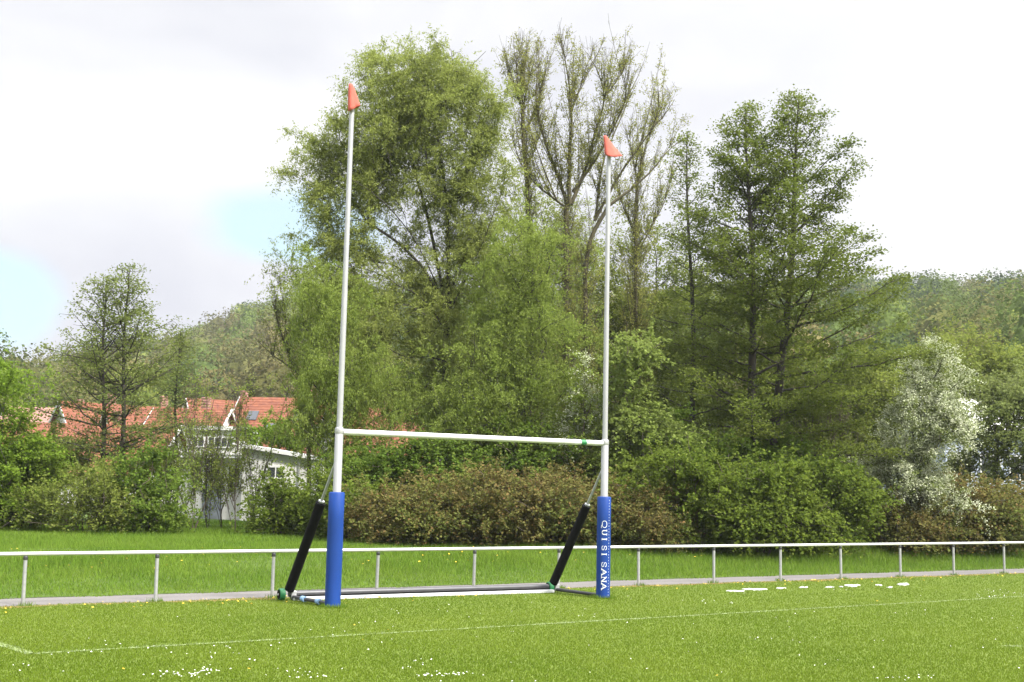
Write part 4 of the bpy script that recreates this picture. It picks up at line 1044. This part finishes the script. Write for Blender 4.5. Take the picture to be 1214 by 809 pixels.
# ------------------------------------------------------------------ the wooded hill
rg = np.random.default_rng(77)
def cube_sphere(k):
    g = np.linspace(-1, 1, k+1); a, b = np.meshgrid(np.tan(g*np.pi/4), np.tan(g*np.pi/4), indexing='ij'); o = np.ones_like(a); vs, fs = [], []
    i = np.arange((k+1)**2).reshape(k+1, k+1); q = np.stack([i[:-1, :-1], i[1:, :-1], i[1:, 1:], i[:-1, 1:]], -1).reshape(-1, 4)
    for m_, v in enumerate([(a, b, o), (b, a, -o), (o, a, b), (-o, b, a), (b, o, a), (a, -o, b)]):
        vs.append(np.stack(v, -1).reshape(-1, 3)); fs.append(q+m_*(k+1)**2)
    v = np.concatenate(vs); return v/np.linalg.norm(v, axis=1)[:, None], np.concatenate(fs)
CUBE, CUBEF = cube_sphere(7)
def crown_template(n, rg):
    d = rg.normal(0, 1, (n, 3)); d[:, 2] = np.abs(d[:, 2])*1.0-.25; d /= np.linalg.norm(d, axis=1)[:, None]
    bump = 1+.18*np.sin(d[:, 0]*5+rg.uniform(0, 6))*np.sin(d[:, 1]*5+rg.uniform(0, 6))+.1*np.sin(d[:, 2]*9)
    return d*(bump*rg.uniform(.82, 1.03, n))[:, None], d
cols = np.array([[.11, .155, .036], [.13, .18, .042], [.095, .135, .036], [.18, .22, .05], [.155, .155, .052], [.165, .148, .058], [.14, .148, .046], [.065, .1, .038], [.21, .25, .055]])
VV, TT = [], []
NC = 1500
y_ = 75+rg.uniform(0, 1, NC)**.75*345; x_ = rg.uniform(-.51, .51, NC)*y_
for X, Y in zip(x_, y_):
    px = W0/2+F*X/Y
    lim = np.interp(px, [-100, 380, 460, 1000, 1214], [135, 135, 115, 100, 100])
    if Y < lim: continue
    z = float(zterr(X, Y)); n = int(np.interp(Y, [100, 160, 400], [2800, 1700, 650])*(.45 if 440 < px < 980 else 1))
    R = rg.uniform(3.4, 6.2); Hh = R*rg.uniform(1.0, 1.5)
    q, dn = crown_template(n, rg)
    c = np.array([X, Y, z+Hh*.9+1.5])+q*np.array([R, R, Hh])
    V, _ = leaves(c, np.interp(Y, [100, 160, 400], [.36, .48, .8]), .8, rg, .4, nrm=dn)
    bd_ = CUBE*(1+.14*np.sin(CUBE[:, :1]*5+rg.uniform(0, 6))*np.sin(CUBE[:, 1:2]*5+rg.uniform(0, 6))+.09*np.sin(CUBE[:, 2:]*8+rg.uniform(0, 6))+.06*np.sin(CUBE[:, :1]*13+rg.uniform(0, 6))*np.cos(CUBE[:, 2:]*11))*.76
    bd_ = np.array([X, Y, z+Hh*.9+1.5])+bd_*np.array([R, R, Hh])
    V = np.concatenate([V, bd_[CUBEF].reshape(-1, 3)])
    if px < 420: pr_ = [.1, .12, .08, .09, .19, .17, .17, .02, .06] if z < 30 else [.1, .1, .03, .25, .08, .08, .08, .02, .26]
    else: pr_ = [.17, .17, .16, .08, .1, .08, .1, .09, .05]
    col = cols[rg.choice(len(cols), p=pr_)]*.72*rg.uniform(.72, 1.25)
    VV.append(V); TT.append(np.tile(np.append(col, 1.), (len(V), 1)))
VV = np.concatenate(VV); TT = np.concatenate(TT)
me = mesh_np('hillside_wood', VV, np.arange(len(VV)).reshape(-1, 4))
at = me.attributes.new('tint', 'FLOAT_COLOR', 'POINT'); at.data.foreach_set('color', TT.astype(np.float32).ravel())
tag(obj('hillside_wood', me, M['far']), 'mixed spring wood covering the hill behind the trees and houses', 'wood', kind='stuff')

# two dark spruces that stand out on the hill
def spruce(px, Y, ytop, hw, label, seed):
    rg = np.random.default_rng(seed); b = base_at(px, Y); b[2] = float(zterr(b[0], b[1])); H = P(px, ytop, Y)[2]-b[2]; R = hw*Y/F
    n = 2600; t = rg.uniform(0, 1, n)**1.4; tier = (np.floor(t*16)+rg.uniform(.0, .5, n))/16; a = rg.uniform(0, 6.28, n); r = R*(1-tier)*rg.uniform(.2, 1, n)**.5
    c = np.stack([r*np.cos(a), r*np.sin(a), H*(.12+.88*tier)-r*.25], -1)
    return plant('spruce_tree', b, label, 'tree', 'dark spruces on the hillside', M['bark'], M['spruce'], tubes([(np.array([[0, 0, -.5], [0, 0, H]]), np.array([.25, .03]))]), leaves(c, .8, .5, rg, .2, .5))
M['spruce'] = mat_leaf('spruce needles', (.014, .026, .016), (.02, .035, .02), None, .1)
spruce(1163, 130, 385, 7, 'taller of two dark spruces on the right-hand hillside', 5)
spruce(1176, 136, 398, 5, 'shorter of two dark spruces on the right-hand hillside', 6)

# ------------------------------------------------------------------ the air: one even box of thin haze round the whole place
hz, nt, out = newmat('thin haze')
pv = N(nt, 'ShaderNodeVolumePrincipled'); pv.inputs['Color'].default_value = (.88, .92, 1, 1); pv.inputs['Density'].default_value = HAZE; pv.inputs['Anisotropy'].default_value = .2
nt.links.new(pv.outputs[0], out.inputs['Volume'])
hb = MB().box((0, 190, 62), (1500, 560, 126)).build('haze', hz, kind='stuff'); tag(hb, 'thin pale air softening the wooded hill', 'haze')
